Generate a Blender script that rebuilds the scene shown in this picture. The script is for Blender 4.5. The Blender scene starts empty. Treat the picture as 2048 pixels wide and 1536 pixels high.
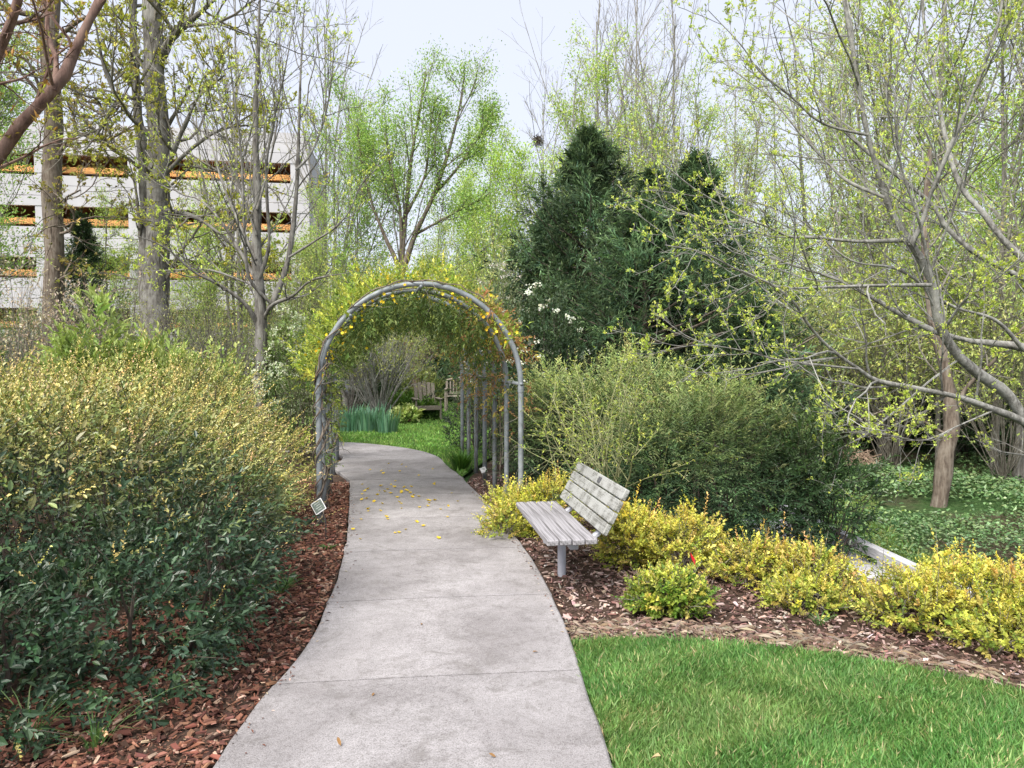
import bpy, math, random
import numpy as np
from mathutils import Vector

# ------------------------------------------------------------------ camera, sky, sun, exposure
sc = bpy.context.scene
FPX, HOR, CAMH = 1547.0, 710.0, 1.6          # focal length in pixels of the 2048 px photograph, horizon row, eye height
TH = math.atan((768 - HOR) / FPX)
cd = bpy.data.cameras.new('camera'); cam = bpy.data.objects.new('camera', cd)
sc.collection.objects.link(cam); sc.camera = cam
cd.sensor_width = 36.0; cd.lens = 36.0 * FPX / 2048.0; cd.clip_start = 0.05; cd.clip_end = 1500
cam.location = (0, 0, CAMH); cam.rotation_euler = (math.pi / 2 - TH, 0, 0)

SUN_EL, SUN_AZ = math.radians(52), math.radians(-150)      # azimuth measured from the view axis (+Y) towards the right (+X)
w = bpy.data.worlds.new('World'); sc.world = w; w.use_nodes = True
nt = w.node_tree; bgn = nt.nodes['Background']
sky = nt.nodes.new('ShaderNodeTexSky'); sky.sky_type = 'NISHITA'; sky.sun_disc = False
sky.sun_elevation = SUN_EL; sky.sun_rotation = SUN_AZ
sky.air_density = 1.0; sky.dust_density = 3.0; sky.ozone_density = 2.0
mx = nt.nodes.new('ShaderNodeMix'); mx.data_type = 'RGBA'
mx.inputs[0].default_value = 0.70                         # thin high cloud veiling the whole sky
nt.links.new(sky.outputs[0], mx.inputs[6]); mx.inputs[7].default_value = (6.9, 7.1, 8.0, 1)
nt.links.new(mx.outputs[2], bgn.inputs[0]); bgn.inputs[1].default_value = 0.055
sl = bpy.data.lights.new('sun', 'SUN'); sl.energy = 2.5; sl.angle = math.radians(40); sl.color = (1.0, .95, .88)
so = bpy.data.objects.new('sun', sl); sc.collection.objects.link(so)
sdir = Vector((math.sin(SUN_AZ) * math.cos(SUN_EL), math.cos(SUN_AZ) * math.cos(SUN_EL), math.sin(SUN_EL)))
so.rotation_euler = sdir.to_track_quat('Z', 'Y').to_euler(); so.location = (6, 10, 30)
vs = sc.view_settings; vs.view_transform = 'Standard'; vs.look = 'None'; vs.gamma = 1.0; vs.use_curve_mapping = False
vs.exposure = 1.58
cy = sc.cycles
cy.max_bounces = 6; cy.diffuse_bounces = 4; cy.glossy_bounces = 2; cy.transmission_bounces = 3; cy.transparent_max_bounces = 4
cy.caustics_reflective = False; cy.caustics_refractive = False; cy.use_denoising = True
try: cy.denoiser = 'OPENIMAGEDENOISE'; cy.denoising_prefilter = 'ACCURATE'
except Exception: pass

# ------------------------------------------------------------------ pixel -> world
CT, ST = math.cos(TH), math.sin(TH)
def ray(u, v):
    a, b = (u - 1024) / FPX, (768 - v) / FPX
    return np.array([a, CT + b * ST, -ST + b * CT])
def P(u, v, Y):
    d = ray(u, v); return np.array([0, 0, CAMH]) + d * (Y / d[1])
def G(u, v, z=0.0):
    d = ray(u, v); return np.array([0, 0, CAMH]) + d * ((z - CAMH) / d[2])
def sstep(a, b, x):
    t = np.clip((x - a) / (b - a), 0, 1); return t * t * (3 - 2 * t)
def terrain(x, y):
    x = np.asarray(x, float); y = np.asarray(y, float)
    edge = 1.55 + np.maximum(0, 6.5 - y) * 0.78 + np.maximum(0, y - 12) * 0.12
    d = -0.85 * sstep(0, 2.4, x - edge) * sstep(3.0, 5.0, y + 0 * x)
    d = d + 0.05 * np.sin(x * 1.3 + y * .7) * sstep(0.5, 2.5, x - edge)
    return d

# ------------------------------------------------------------------ scene helpers
col = sc.collection
def tag(o, label=None, cat=None, group=None, kind=None):
    if label: o['label'] = label
    if cat: o['category'] = cat
    if group: o['group'] = group
    if kind: o['kind'] = kind
    return o
def root(name, loc, label, cat, group=None):
    o = bpy.data.objects.new(name, None); col.objects.link(o); o.location = [float(c) for c in loc]
    o.empty_display_size = .2
    return tag(o, label, cat, group)
def mesh(name, V, F, mats, cols=None, smooth=False, midx=None):
    """V (n,3); F list of int arrays (m,k)."""
    me = bpy.data.meshes.new(name)
    V = np.asarray(V, np.float32); n = len(V)
    F = [np.asarray(f, np.int32) for f in F if len(f)]
    me.vertices.add(n); me.vertices.foreach_set('co', V.ravel())
    nl = sum(f.size for f in F); npoly = sum(len(f) for f in F)
    me.loops.add(nl); me.polygons.add(npoly)
    me.loops.foreach_set('vertex_index', np.concatenate([f.ravel() for f in F]))
    st = []; o = 0
    for f in F:
        st.append(o + np.arange(len(f), dtype=np.int32) * f.shape[1]); o += f.size
    me.polygons.foreach_set('loop_start', np.concatenate(st).astype(np.int32))
    for m in (mats if isinstance(mats, (list, tuple)) else [mats]): me.materials.append(m)
    if midx is not None: me.polygons.foreach_set('material_index', np.asarray(midx, np.int32))
    me.polygons.foreach_set('use_smooth', np.full(npoly, bool(smooth)))
    if cols is not None:
        at = me.attributes.new('tint', 'FLOAT_COLOR', 'POINT')
        c = np.ones((n, 4), np.float32); c[:, :3] = cols
        at.data.foreach_set('color', c.ravel())
    me.update(calc_edges=True)
    return me
def obj(name, me, parent=None, kind=None):
    o = bpy.data.objects.new(name, me); col.objects.link(o)
    if parent is not None: o.parent = parent
    if kind: o['kind'] = kind
    return o
def wobj(name, V, F, mats, parent=None, kind=None, cols=None, smooth=False, midx=None):
    """mesh given in world coordinates, stored relative to its (unrotated) parent chain"""
    V = np.asarray(V, float); off = np.zeros(3); p = parent
    while p is not None: off += np.array(p.location); p = p.parent
    return obj(name, mesh(name, V - off, F, mats, cols, smooth, midx), parent, kind)
def copy_tree(r, loc, rz=0, scale=1.0):
    c = r.copy(); col.objects.link(c); c.location = [float(v) for v in loc]; c.rotation_euler = (0, 0, rz)
    c.scale = (scale,) * 3 if np.isscalar(scale) else scale
    for ch in list(r.children):
        k = ch.copy(); col.objects.link(k); k.parent = c
        for g in list(ch.children):
            q = g.copy(); col.objects.link(q); q.parent = k
    return c
def box(cx, cy, cz, sx, sy, sz, ax=None, bev=0.0):
    """box with chamfered long edges; ax = 3x3 matrix of axes (rows)"""
    h = np.array([sx, sy, sz]) / 2; b = min(bev, h.min() * .6)
    if b <= 0:
        s = np.array([[-1,-1,-1],[1,-1,-1],[1,1,-1],[-1,1,-1],[-1,-1,1],[1,-1,1],[1,1,1],[-1,1,1]]) * h
        f = [[0,3,2,1],[4,5,6,7],[0,1,5,4],[1,2,6,5],[2,3,7,6],[3,0,4,7]]; F = [np.array(f)]
    else:
        v = []; 
        for z in (-1, 1):
            for r, zz in ((b, 1.0), (0, None)):
                pass
        rings = [(-h[2], b), (-h[2] + b, 0), (h[2] - b, 0), (h[2], b)]
        for z, i in rings:
            hx, hy = h[0] - i, h[1] - i
            c = b * .999
            v += [[-hx + c, -hy, z], [hx - c, -hy, z], [hx, -hy + c, z], [hx, hy - c, z], [hx - c, hy, z], [-hx + c, hy, z], [-hx, hy - c, z], [-hx, -hy + c, z]]
        s = np.array(v); q = []
        for k in range(3):
            for i in range(8):
                j = (i + 1) % 8; q.append([k*8+i, k*8+j, (k+1)*8+j, (k+1)*8+i])
        F = [np.array(q), np.array([list(range(7, -1, -1)), list(range(24, 32))])]
    if ax is not None: s = s @ np.asarray(ax)
    return s + np.array([cx, cy, cz]), F
def merge(parts):
    V = []; F = {}; o = 0
    for v, fs in parts:
        V.append(v)
        for f in fs:
            f = np.asarray(f); F.setdefault(f.shape[1], []).append(f + o)
        o += len(v)
    return np.concatenate(V), [np.concatenate(x) for x in F.values()]
def nrm(v): return v / np.maximum(np.linalg.norm(v, axis=-1, keepdims=True), 1e-9)
def perp(d):
    a = np.where(np.abs(d[..., 2:3]) < .9, np.array([0, 0, 1.0]), np.array([1.0, 0, 0]))
    return nrm(np.cross(d, a))
def tubes(Pt, R, sides=5, cap=False):
    """Pt (B,n,3), R (B,n) -> verts, [quads]"""
    B, n, _ = Pt.shape
    T = np.empty_like(Pt); T[:, 1:-1] = Pt[:, 2:] - Pt[:, :-2]; T[:, 0] = Pt[:, 1] - Pt[:, 0]; T[:, -1] = Pt[:, -1] - Pt[:, -2]
    T = nrm(T); ref = perp(nrm(Pt[:, -1] - Pt[:, 0]))[:, None, :]
    U = nrm(ref - T * (T * ref).sum(-1, keepdims=True)); W = np.cross(T, U)
    a = np.arange(sides) * 2 * np.pi / sides
    V = Pt[:, :, None] + R[:, :, None, None] * (U[:, :, None] * np.cos(a)[:, None] + W[:, :, None] * np.sin(a)[:, None])
    idx = np.arange(B * n * sides).reshape(B, n, sides); nx = np.roll(idx, -1, 2)
    q = np.stack([idx[:, :-1], nx[:, :-1], nx[:, 1:], idx[:, 1:]], -1).reshape(-1, 4)
    F = [q]
    if cap: F += [idx[:, -1], idx[:, 0, ::-1]]
    return V.reshape(-1, 3), F
def smooth_line(pts, n):
    """Catmull-Rom through pts, resampled evenly"""
    p = np.asarray(pts, float); p = np.vstack([2*p[0]-p[1], p, 2*p[-1]-p[-2]]); o = []
    for i in range(1, len(p) - 2):
        t = np.linspace(0, 1, 10, endpoint=False)[:, None]
        a, b, c, d = p[i-1], p[i], p[i+1], p[i+2]
        o.append(.5 * (2*b + (c-a)*t + (2*a-5*b+4*c-d)*t*t + (3*b-3*c+d-a)*t**3))
    o = np.vstack(o + [p[-2][None]])
    s = np.r_[0, np.cumsum(np.linalg.norm(np.diff(o, axis=0), axis=1))]
    return np.stack([np.interp(np.linspace(0, s[-1], n), s, o[:, k]) for k in range(o.shape[1])], 1)

# ---- branches
def spawn(rng, Pt, R, m, t0=.25, t1=1.0, ang=50, angj=15, frac=.5, absl=None, lj=.3, shrink=.6, n=6, up=.15, jit=.10, rfac=.6, rend=.003, rmax=9):
    """m children on every branch of a batch; all numpy"""
    B, k, _ = Pt.shape
    L = np.linalg.norm(np.diff(Pt, axis=1), axis=2).sum(1)
    t = t0 + (t1 - t0) * (np.arange(m)[None] + rng.random((B, m))) / m
    f = t * (k - 1); i = np.minimum(f.astype(int), k - 2); f = (f - i)[..., None]; b = np.arange(B)[:, None]
    pos = Pt[b, i] * (1 - f) + Pt[b, i + 1] * f
    rad = R[b, i] * (1 - f[..., 0]) + R[b, i + 1] * f[..., 0]
    tan = nrm(Pt[b, i + 1] - Pt[b, i]); u = perp(tan); v = np.cross(tan, u)
    az = (np.arange(m)[None] * 2.399 + rng.random((B, 1)) * 6.283 + rng.normal(0, .5, (B, m)))[..., None]
    a = np.radians(ang + rng.normal(0, angj, (B, m)))[..., None]
    d = tan * np.cos(a) + (u * np.cos(az) + v * np.sin(az)) * np.sin(a)
    base = (L[:, None] * frac) if absl is None else np.full((B, m), absl)
    ln = base * (1 - shrink * (t - t0) / max(1e-6, 1 - t0)) * np.exp(rng.normal(0, lj, (B, m)))
    pos, d, ln, rad = pos.reshape(-1, 3), d.reshape(-1, 3), ln.ravel(), rad.ravel()
    N = len(pos); Q = np.empty((N, n, 3)); Q[:, 0] = pos; st = (ln / (n - 1))[:, None]
    for j in range(1, n):
        d = nrm(d + np.array([0, 0, up]) + rng.normal(0, jit, (N, 3))); Q[:, j] = Q[:, j - 1] + d * st
    r0 = np.minimum(np.minimum(rad * rfac, rmax), .035 * ln + .002)
    Rn = r0[:, None] * np.linspace(1, 0, n)[None] ** .8 + np.minimum(rend, r0)[:, None] * np.linspace(0, 1, n)[None]
    return Q, np.maximum(Rn, rend * .8)
def on_branch(rng, Pt, m, t0=.2, t1=1.0):
    B, k, _ = Pt.shape
    t = t0 + (t1 - t0) * rng.random((B, m)); f = t * (k - 1) * .9999; i = f.astype(int); f = (f - i)[..., None]; b = np.arange(B)[:, None]
    return (Pt[b, i] * (1 - f) + Pt[b, i + 1] * f).reshape(-1, 3), nrm(Pt[b, i + 1] - Pt[b, i]).reshape(-1, 3)
def batch(lines, n=14):
    """list of (points, r0, r1) -> arrays"""
    Pt = np.stack([smooth_line(p, n) for p, a, b in lines]); t = np.linspace(0, 1, n)
    return Pt, np.stack([a + (b - a) * t ** .9 for p, a, b in lines])
def catbatch(bs, sides):
    return merge([tubes(Q, R, s) for (Q, R), s in zip(bs, sides)])

# ---- leaves
def leaves(pos, d, n, ln, wd, cols, six=False, curl=.12, fold=.18):
    N = len(pos); d = nrm(d); n = nrm(n - d * (n * d).sum(-1, keepdims=True)); s = np.cross(d, n)
    if six: T = np.array([[0,0,0],[.40,.30,fold*.4],[.42,.66,fold*.4-curl*.5],[0,1,-curl],[-.42,.66,fold*.4-curl*.5],[-.40,.30,fold*.4]])
    else:   T = np.array([[0,0,0],[.5,.48,fold*.5],[0,1,-curl],[-.5,.48,fold*.5]])
    ln = np.broadcast_to(ln, (N,)); wd = np.broadcast_to(wd, (N,))
    V = pos[:, None] + s[:, None] * (T[:, 0][None, :, None] * wd[:, None, None]) + d[:, None] * (T[:, 1][None, :, None] * ln[:, None, None]) + n[:, None] * (T[:, 2][None, :, None] * ln[:, None, None])
    m = len(T); o = (np.arange(N) * m)[:, None]
    F = [np.concatenate([o + np.array([[0, 1, 2, 3]]), o + np.array([[0, 3, 4, 5]])])] if six else [np.concatenate([o + np.array([[0, 1, 2]]), o + np.array([[0, 2, 3]])])]
    return V.reshape(-1, 3), F, np.repeat(np.broadcast_to(cols, (N, 3)), m, 0)
def pal(rng, N, cols, wts=None, jit=.18):
    c = np.asarray(cols, float); w = None if wts is None else np.asarray(wts, float) / np.sum(wts)
    out = c[rng.choice(len(c), N, p=w)]
    return out * np.exp(rng.normal(0, jit, (N, 1))) * (1 + rng.normal(0, .05, (N, 3)))
def sprigs(rng, base, d, L, n, ll, lw, c0, c1, ang=50, flat=False, upn=.6, lj=.3):
    """n leaves on each sprig axis; colours run from c0 (S,3) at the foot to c1 at the tip"""
    S = len(base); d = nrm(d); u = perp(d); v = np.cross(d, u)
    if flat:                                         # two ranks, roughly level
        up = np.array([0, 0, 1.0]) + rng.normal(0, .3, (S, 3)); u = nrm(np.cross(d, up)); v = np.cross(u, d)
    t = (np.arange(n) + .5) / n
    az = (np.arange(n) * (np.pi if flat else 2.399))[None] + (rng.normal(0, .25, (S, n)) if flat else rng.random((S, 1)) * 6.28 + rng.normal(0, .3, (S, n)))
    a = np.radians(ang + rng.normal(0, 10, (S, n))) * (1 - .45 * t[None])
    r = u[:, None] * np.cos(az)[..., None] + v[:, None] * np.sin(az)[..., None]
    ld = d[:, None] * np.cos(a)[..., None] + r * np.sin(a)[..., None]
    bend = (t ** 2)[None, :, None] * rng.normal(0, .12, (S, 1, 3))
    pos = base[:, None] + (d[:, None] * t[None, :, None] + bend) * np.reshape(np.broadcast_to(L, (S,)), (S, 1, 1))
    nn = d[:, None] * .7 + np.array([0, 0, upn]) + rng.normal(0, .25, (S, n, 3))
    if flat: nn = v[:, None] + rng.normal(0, .2, (S, n, 3))
    c = c0[:, None] * (1 - t[None, :, None]) + c1[:, None] * t[None, :, None]
    c = c * np.exp(rng.normal(0, .16, (S, n, 1)))
    k = np.exp(rng.normal(0, lj, (S, n))) * (1 - .35 * t[None])
    return pos.reshape(-1, 3), ld.reshape(-1, 3), nn.reshape(-1, 3), (ll * k).ravel(), (lw * k).ravel(), c.reshape(-1, 3)
def blob_points(rng, E, N, shell=.25, zmin=None, noise=.12, fr=2.2):
    """points in the outer shell of a union of ellipsoids E=[(cx,cy,cz,rx,ry,rz)]; returns pos, outward normal, depth 0..1"""
    E = np.asarray(E, float); area = (E[:, 3]*E[:, 4] + E[:, 4]*E[:, 5] + E[:, 3]*E[:, 5]); P_, N_, D_ = [], [], []; tot = 0
    ph = rng.random(6) * 6.28
    while tot < N:
        k = rng.choice(len(E), N, p=area / area.sum()); q = nrm(rng.normal(size=(N, 3)))
        dep = rng.random(N) ** 1.5
        e = E[k]; x = e[:, :3] + q * e[:, 3:]
        bump = noise * (np.sin(fr*x[:, 0]+ph[0]+np.sin(fr*x[:, 1]*1.3+ph[3])) * np.sin(fr*x[:, 1]+ph[1]) + .7*np.sin(2.3*fr*x[:, 2]+ph[2]+1.7*fr*x[:, 0]) + .5*np.sin(4.1*fr*x[:, 0]+ph[4])*np.sin(3.7*fr*x[:, 1]+ph[5]))
        s = 1 + bump - shell * dep
        x = e[:, :3] + q * e[:, 3:] * s[:, None]; nn = nrm(q / e[:, 3:])
        inside = np.zeros(N, bool)
        for j in range(len(E)):
            f = (((x - E[j, :3]) / E[j, 3:]) ** 2).sum(1); inside |= (f < (1 - shell) ** 2 * .8) & (k != j)
        ok = ~inside
        if zmin is not None: ok &= x[:, 2] > (zmin(x[:, 0], x[:, 1]) if callable(zmin) else zmin)
        P_.append(x[ok]); N_.append(nn[ok]); D_.append(dep[ok]); tot += ok.sum()
    return np.concatenate(P_)[:N], np.concatenate(N_)[:N], np.concatenate(D_)[:N]

# ------------------------------------------------------------------ materials
def newmat(name):
    m = bpy.data.materials.new(name); m.use_nodes = True; t = m.node_tree; b = t.nodes['Principled BSDF']
    return m, t, b
def N(t, typ, **k):
    n = t.nodes.new('ShaderNode' + typ)
    for a, v in k.items(): setattr(n, a, v)
    return n
def noise(t, scale, detail=4, rough=.55, co='Object', dist=0.0):
    tc = N(t, 'TexCoord'); n = N(t, 'TexNoise'); n.inputs['Scale'].default_value = scale; n.inputs['Detail'].default_value = detail
    n.inputs['Roughness'].default_value = rough; n.inputs['Distortion'].default_value = dist
    t.links.new(tc.outputs[co], n.inputs['Vector']); return n.outputs['Fac']
def ramp(t, fac, stops):
    r = N(t, 'ValToRGB'); e = r.color_ramp.elements
    while len(e) > 1: e.remove(e[-1])
    for i, (p, c) in enumerate(stops):
        x = e[0] if i == 0 else e.new(p)
        x.position = p; x.color = tuple(c) + (1,) if len(c) == 3 else c
    t.links.new(fac, r.inputs[0]); return r.outputs[0]
def mixc(t, fac, a, b, mode='MIX'):
    m = N(t, 'Mix', data_type='RGBA', blend_type=mode)
    for s, v in ((0, fac), (6, a), (7, b)):
        if hasattr(v, 'links'): t.links.new(v, m.inputs[s])
        else: m.inputs[s].default_value = v if s == 0 else tuple(v) + (1,)
    return m.outputs[2]
def bump(t, b, fac, strength, dist=.01):
    n = N(t, 'Bump'); n.inputs['Strength'].default_value = strength; n.inputs['Distance'].default_value = dist
    t.links.new(fac, n.inputs['Height']); t.links.new(n.outputs[0], b.inputs['Normal'])
def leafmat(name, rough=.5, trans=.3, spec=.3, tboost=1.3):
    m, t, b = newmat(name); a = N(t, 'Attribute', attribute_name='tint')
    t.links.new(a.outputs['Color'], b.inputs['Base Color']); b.inputs['Roughness'].default_value = rough
    b.inputs['Specular IOR Level'].default_value = spec
    if trans > 0:
        tr = N(t, 'BsdfTranslucent'); g = mixc(t, 1.0, a.outputs['Color'], (tboost, tboost, tboost * .6), 'MULTIPLY'); t.links.new(g, tr.inputs[0])
        ms = N(t, 'MixShader'); ms.inputs[0].default_value = trans
        t.links.new(b.outputs[0], ms.inputs[1]); t.links.new(tr.outputs[0], ms.inputs[2]); t.links.new(ms.outputs[0], t.nodes['Material Output'].inputs[0])
    return m
def barkmat(name, c0, c1, c2, scale=9, stretch=.18, bstr=.6):
    m, t, b = newmat(name); tc = N(t, 'TexCoord'); mp = N(t, 'Mapping'); mp.inputs['Scale'].default_value = (1, 1, stretch)
    t.links.new(tc.outputs['Object'], mp.inputs[0])
    n1 = N(t, 'TexNoise'); n1.inputs['Scale'].default_value = scale * 2.2; n1.inputs['Detail'].default_value = 6; n1.inputs['Roughness'].default_value = .65
    t.links.new(mp.outputs[0], n1.inputs['Vector']); n2 = noise(t, scale * .35, 5, .6)
    c = ramp(t, n1.outputs['Fac'], [(.33, c0), (.52, c1), (.72, c2)])
    l = ramp(t, n2, [(.46, (0, 0, 0)), (.62, (1, 1, 1))])
    t.links.new(mixc(t, l, c, mixc(t, .5, c, c2)), b.inputs['Base Color'])
    b.inputs['Roughness'].default_value = .9; b.inputs['Specular IOR Level'].default_value = .15; bump(t, b, n1.outputs['Fac'], bstr, .02)
    return m
LEAF = leafmat('leaf'); LEAF_GLOSS = leafmat('glossy_leaf', .34, .15, .4); GRASS = leafmat('grass_blade', .5, .35, .25); PETAL = leafmat('petal', .6, .3, .2, 1.0)
NEEDLE = leafmat('needle', .55, .12, .25)
BARK_GREY = barkmat('bark_grey', (.05, .046, .042), (.145, .135, .12), (.29, .285, .26), 9, .18, .9)
BARK_PALE = barkmat('bark_pale', (.085, .082, .073), (.21, .205, .188), (.39, .39, .36), 12, .6, .6)
BARK_RED = barkmat('bark_red', (.075, .045, .038), (.17, .105, .085), (.27, .19, .155))
BARK_BROWN = barkmat('bark_brown', (.06, .045, .035), (.15, .12, .095), (.25, .22, .18))
TWIG = barkmat('twig', (.07, .062, .05), (.15, .135, .11), (.25, .24, .20), 20, .3, .2)
TWIG_PALE = barkmat('twig_pale', (.12, .11, .095), (.23, .215, .185), (.34, .325, .29), 20, .3, .2)
TWIG_GREEN = barkmat('twig_green', (.13, .15, .06), (.27, .28, .14), (.38, .37, .22), 20, .3, .2)
TWIG_TAN = barkmat('twig_tan', (.20, .13, .09), (.36, .26, .19), (.46, .36, .28), 20, .3, .2)
TWIG_DARK = barkmat('twig_dark', (.03, .025, .02), (.07, .055, .045), (.13, .11, .09), 20, .3, .2)

def m_concrete():
    m, t, b = newmat('concrete'); info = N(t, 'ObjectInfo')
    big = noise(t, 1.3, 5, .62, 'Object', .6); mid = noise(t, 9, 6, .65); fine = noise(t, 170, 3, .7); wv = noise(t, 3.2, 8, .75, 'Object', 1.5)
    c = ramp(t, big, [(.30, (.31, .295, .29)), (.5, (.42, .405, .40)), (.72, (.52, .505, .50))])
    c = mixc(t, .55, c, ramp(t, mid, [(.3, (.30, .29, .28)), (.55, (.5, .49, .485)), (.75, (.60, .585, .58))]), 'MULTIPLY')
    c = mixc(t, 1.0, c, (1.04, 1.035, 1.065), 'MULTIPLY')
    c = mixc(t, .85, c, ramp(t, fine, [(.34, (.35, .34, .33)), (.46, (.86, .86, .86)), (.56, (1.0, 1.0, 1.0)), (.7, (1.22, 1.22, 1.2))]), 'MULTIPLY')
    grit = noise(t, 45, 4, .75); c = mixc(t, .5, c, ramp(t, grit, [(.36, (.62, .60, .58)), (.48, (1, 1, 1)), (.66, (1.12, 1.12, 1.12))]), 'MULTIPLY')
    st = ramp(t, wv, [(.52, (0, 0, 0)), (.68, (1, 1, 1))]); c = mixc(t, st, c, mixc(t, .55, c, (.12, .11, .10)))
    g = N(t, 'MapRange'); t.links.new(info.outputs['Random'], g.inputs[0]); g.inputs[3].default_value = .88; g.inputs[4].default_value = 1.06
    cc = N(t, 'CombineXYZ'); [t.links.new(g.outputs[0], cc.inputs[i]) for i in range(3)]
    t.links.new(mixc(t, 1.0, c, cc.outputs[0], 'MULTIPLY'), b.inputs['Base Color'])
    b.inputs['Roughness'].default_value = .9; b.inputs['Specular IOR Level'].default_value = .15; bump(t, b, fine, .6, .006)
    return m
CONCRETE = m_concrete()
def m_simple(name, stops, scale, rough=.8, spec=.25, metal=0, bstr=.0, detail=5, co='Object'):
    m, t, b = newmat(name); n = noise(t, scale, detail, .6, co); t.links.new(ramp(t, n, stops), b.inputs['Base Color'])
    b.inputs['Roughness'].default_value = rough; b.inputs['Specular IOR Level'].default_value = spec; b.inputs['Metallic'].default_value = metal
    if bstr: bump(t, b, n, bstr, .01)
    return m
SOIL = m_simple('soil', [(.3, (.035, .024, .018)), (.6, (.075, .05, .038)), (.8, (.11, .075, .06))], 14, .95, .1, 0, .8)
TURF = m_simple('turf', [(.3, (.03, .065, .015)), (.6, (.055, .11, .025)), (.8, (.085, .14, .04))], 9, .95, .1, 0, .6)
def m_floor():
    m, t, b = newmat('woodland_floor'); a = noise(t, .35, 5, .6); f = noise(t, 16, 6, .7)
    c1 = ramp(t, f, [(.3, (.03, .028, .016)), (.55, (.085, .07, .045)), (.75, (.16, .13, .09))])
    c2 = ramp(t, f, [(.3, (.018, .04, .012)), (.55, (.045, .09, .028)), (.75, (.08, .14, .045))])
    t.links.new(mixc(t, ramp(t, a, [(.42, (0, 0, 0)), (.56, (1, 1, 1))]), c1, c2), b.inputs['Base Color'])
    b.inputs['Roughness'].default_value = .95; b.inputs['Specular IOR Level'].default_value = .1; bump(t, b, f, .8, .05); return m
FLOOR = m_floor()
def m_galv():
    m, t, b = newmat('weathered_steel_pipe'); n = noise(t, 7, 6, .65); f = noise(t, 60, 3, .6)
    c = ramp(t, n, [(.3, (.115, .13, .14)), (.5, (.215, .24, .26)), (.7, (.31, .335, .36))])
    t.links.new(mixc(t, ramp(t, f, [(.56, (0, 0, 0)), (.72, (1, 1, 1))]), c, (.24, .27, .20)), b.inputs['Base Color'])
    b.inputs['Roughness'].default_value = .55; b.inputs['Metallic'].default_value = .15; bump(t, b, f, .15, .003); return m
GALV = m_galv()
def m_wood(name, base, dark, light, lichen):
    m, t, b = newmat(name); tc = N(t, 'TexCoord'); mp = N(t, 'Mapping'); mp.inputs['Scale'].default_value = (95, 2.2, 95); t.links.new(tc.outputs['Object'], mp.inputs[0])
    g = N(t, 'TexNoise'); g.inputs['Scale'].default_value = 1.0; g.inputs['Detail'].default_value = 6; t.links.new(mp.outputs[0], g.inputs['Vector'])
    c = ramp(t, g.outputs['Fac'], [(.3, dark), (.5, base), (.72, light)])
    gp = N(t, 'NewGeometry'); ln_ = []
    for s_, d_, r_ in ((120, 5, .75), (9, 4, .6)):
        q = N(t, 'TexNoise'); q.inputs['Scale'].default_value = s_; q.inputs['Detail'].default_value = d_; q.inputs['Roughness'].default_value = r_; t.links.new(gp.outputs['Position'], q.inputs['Vector']); ln_.append(q.outputs['Fac'])
    l, big = ln_
    if lichen > 0:
        thr = mixc(t, 1.0, l, big, 'MULTIPLY')
        c = mixc(t, ramp(t, thr, [(.20, (0, 0, 0)), (.27, (1, 1, 1))]), c, (.34, .345, .33) if lichen > .5 else (.29, .285, .28))
        c = mixc(t, ramp(t, l, [(.66, (0, 0, 0)), (.72, (.85, .85, .85))]), c, (.10, .10, .085))
    t.links.new(c, b.inputs['Base Color']); b.inputs['Roughness'].default_value = .9; b.inputs['Specular IOR Level'].default_value = .15
    bump(t, b, g.outputs['Fac'], .5, .004); return m
WOOD_SEAT = m_wood('weathered_grey_wood', (.27, .262, .275), (.11, .105, .105), (.37, .36, .378), 0)
WOOD_BACK = m_wood('lichen_covered_wood', (.20, .20, .185), (.085, .085, .075), (.31, .31, .295), .8)
WOOD_DECK = m_wood('bleached_deck_wood', (.44, .44, .46), (.26, .26, .27), (.55, .55, .57), 0)
WOOD_TEAK = m_wood('silvered_teak', (.23, .205, .17), (.12, .10, .08), (.32, .29, .25), 0)
PAINT = m_simple('grey_painted_steel', [(.3, (.36, .37, .42)), (.7, (.46, .47, .52))], 12, .45, .4)
FACADE = m_simple('facade_concrete', [(.3, (.42, .415, .43)), (.7, (.50, .495, .51))], .6, .9, .15)
def flat(name, c, rough=.7, spec=.3, emit=0):
    m, t, b = newmat(name); n = noise(t, 25, 3, .5); k = np.array(c)
    t.links.new(ramp(t, n, [(.3, tuple(k * .85)), (.7, tuple(np.minimum(k * 1.1, 1)))]), b.inputs['Base Color'])
    b.inputs['Roughness'].default_value = rough; b.inputs['Specular IOR Level'].default_value = spec
    if emit: b.inputs['Emission Color'].default_value = tuple(c) + (1,); b.inputs['Emission Strength'].default_value = emit
    return m
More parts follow.
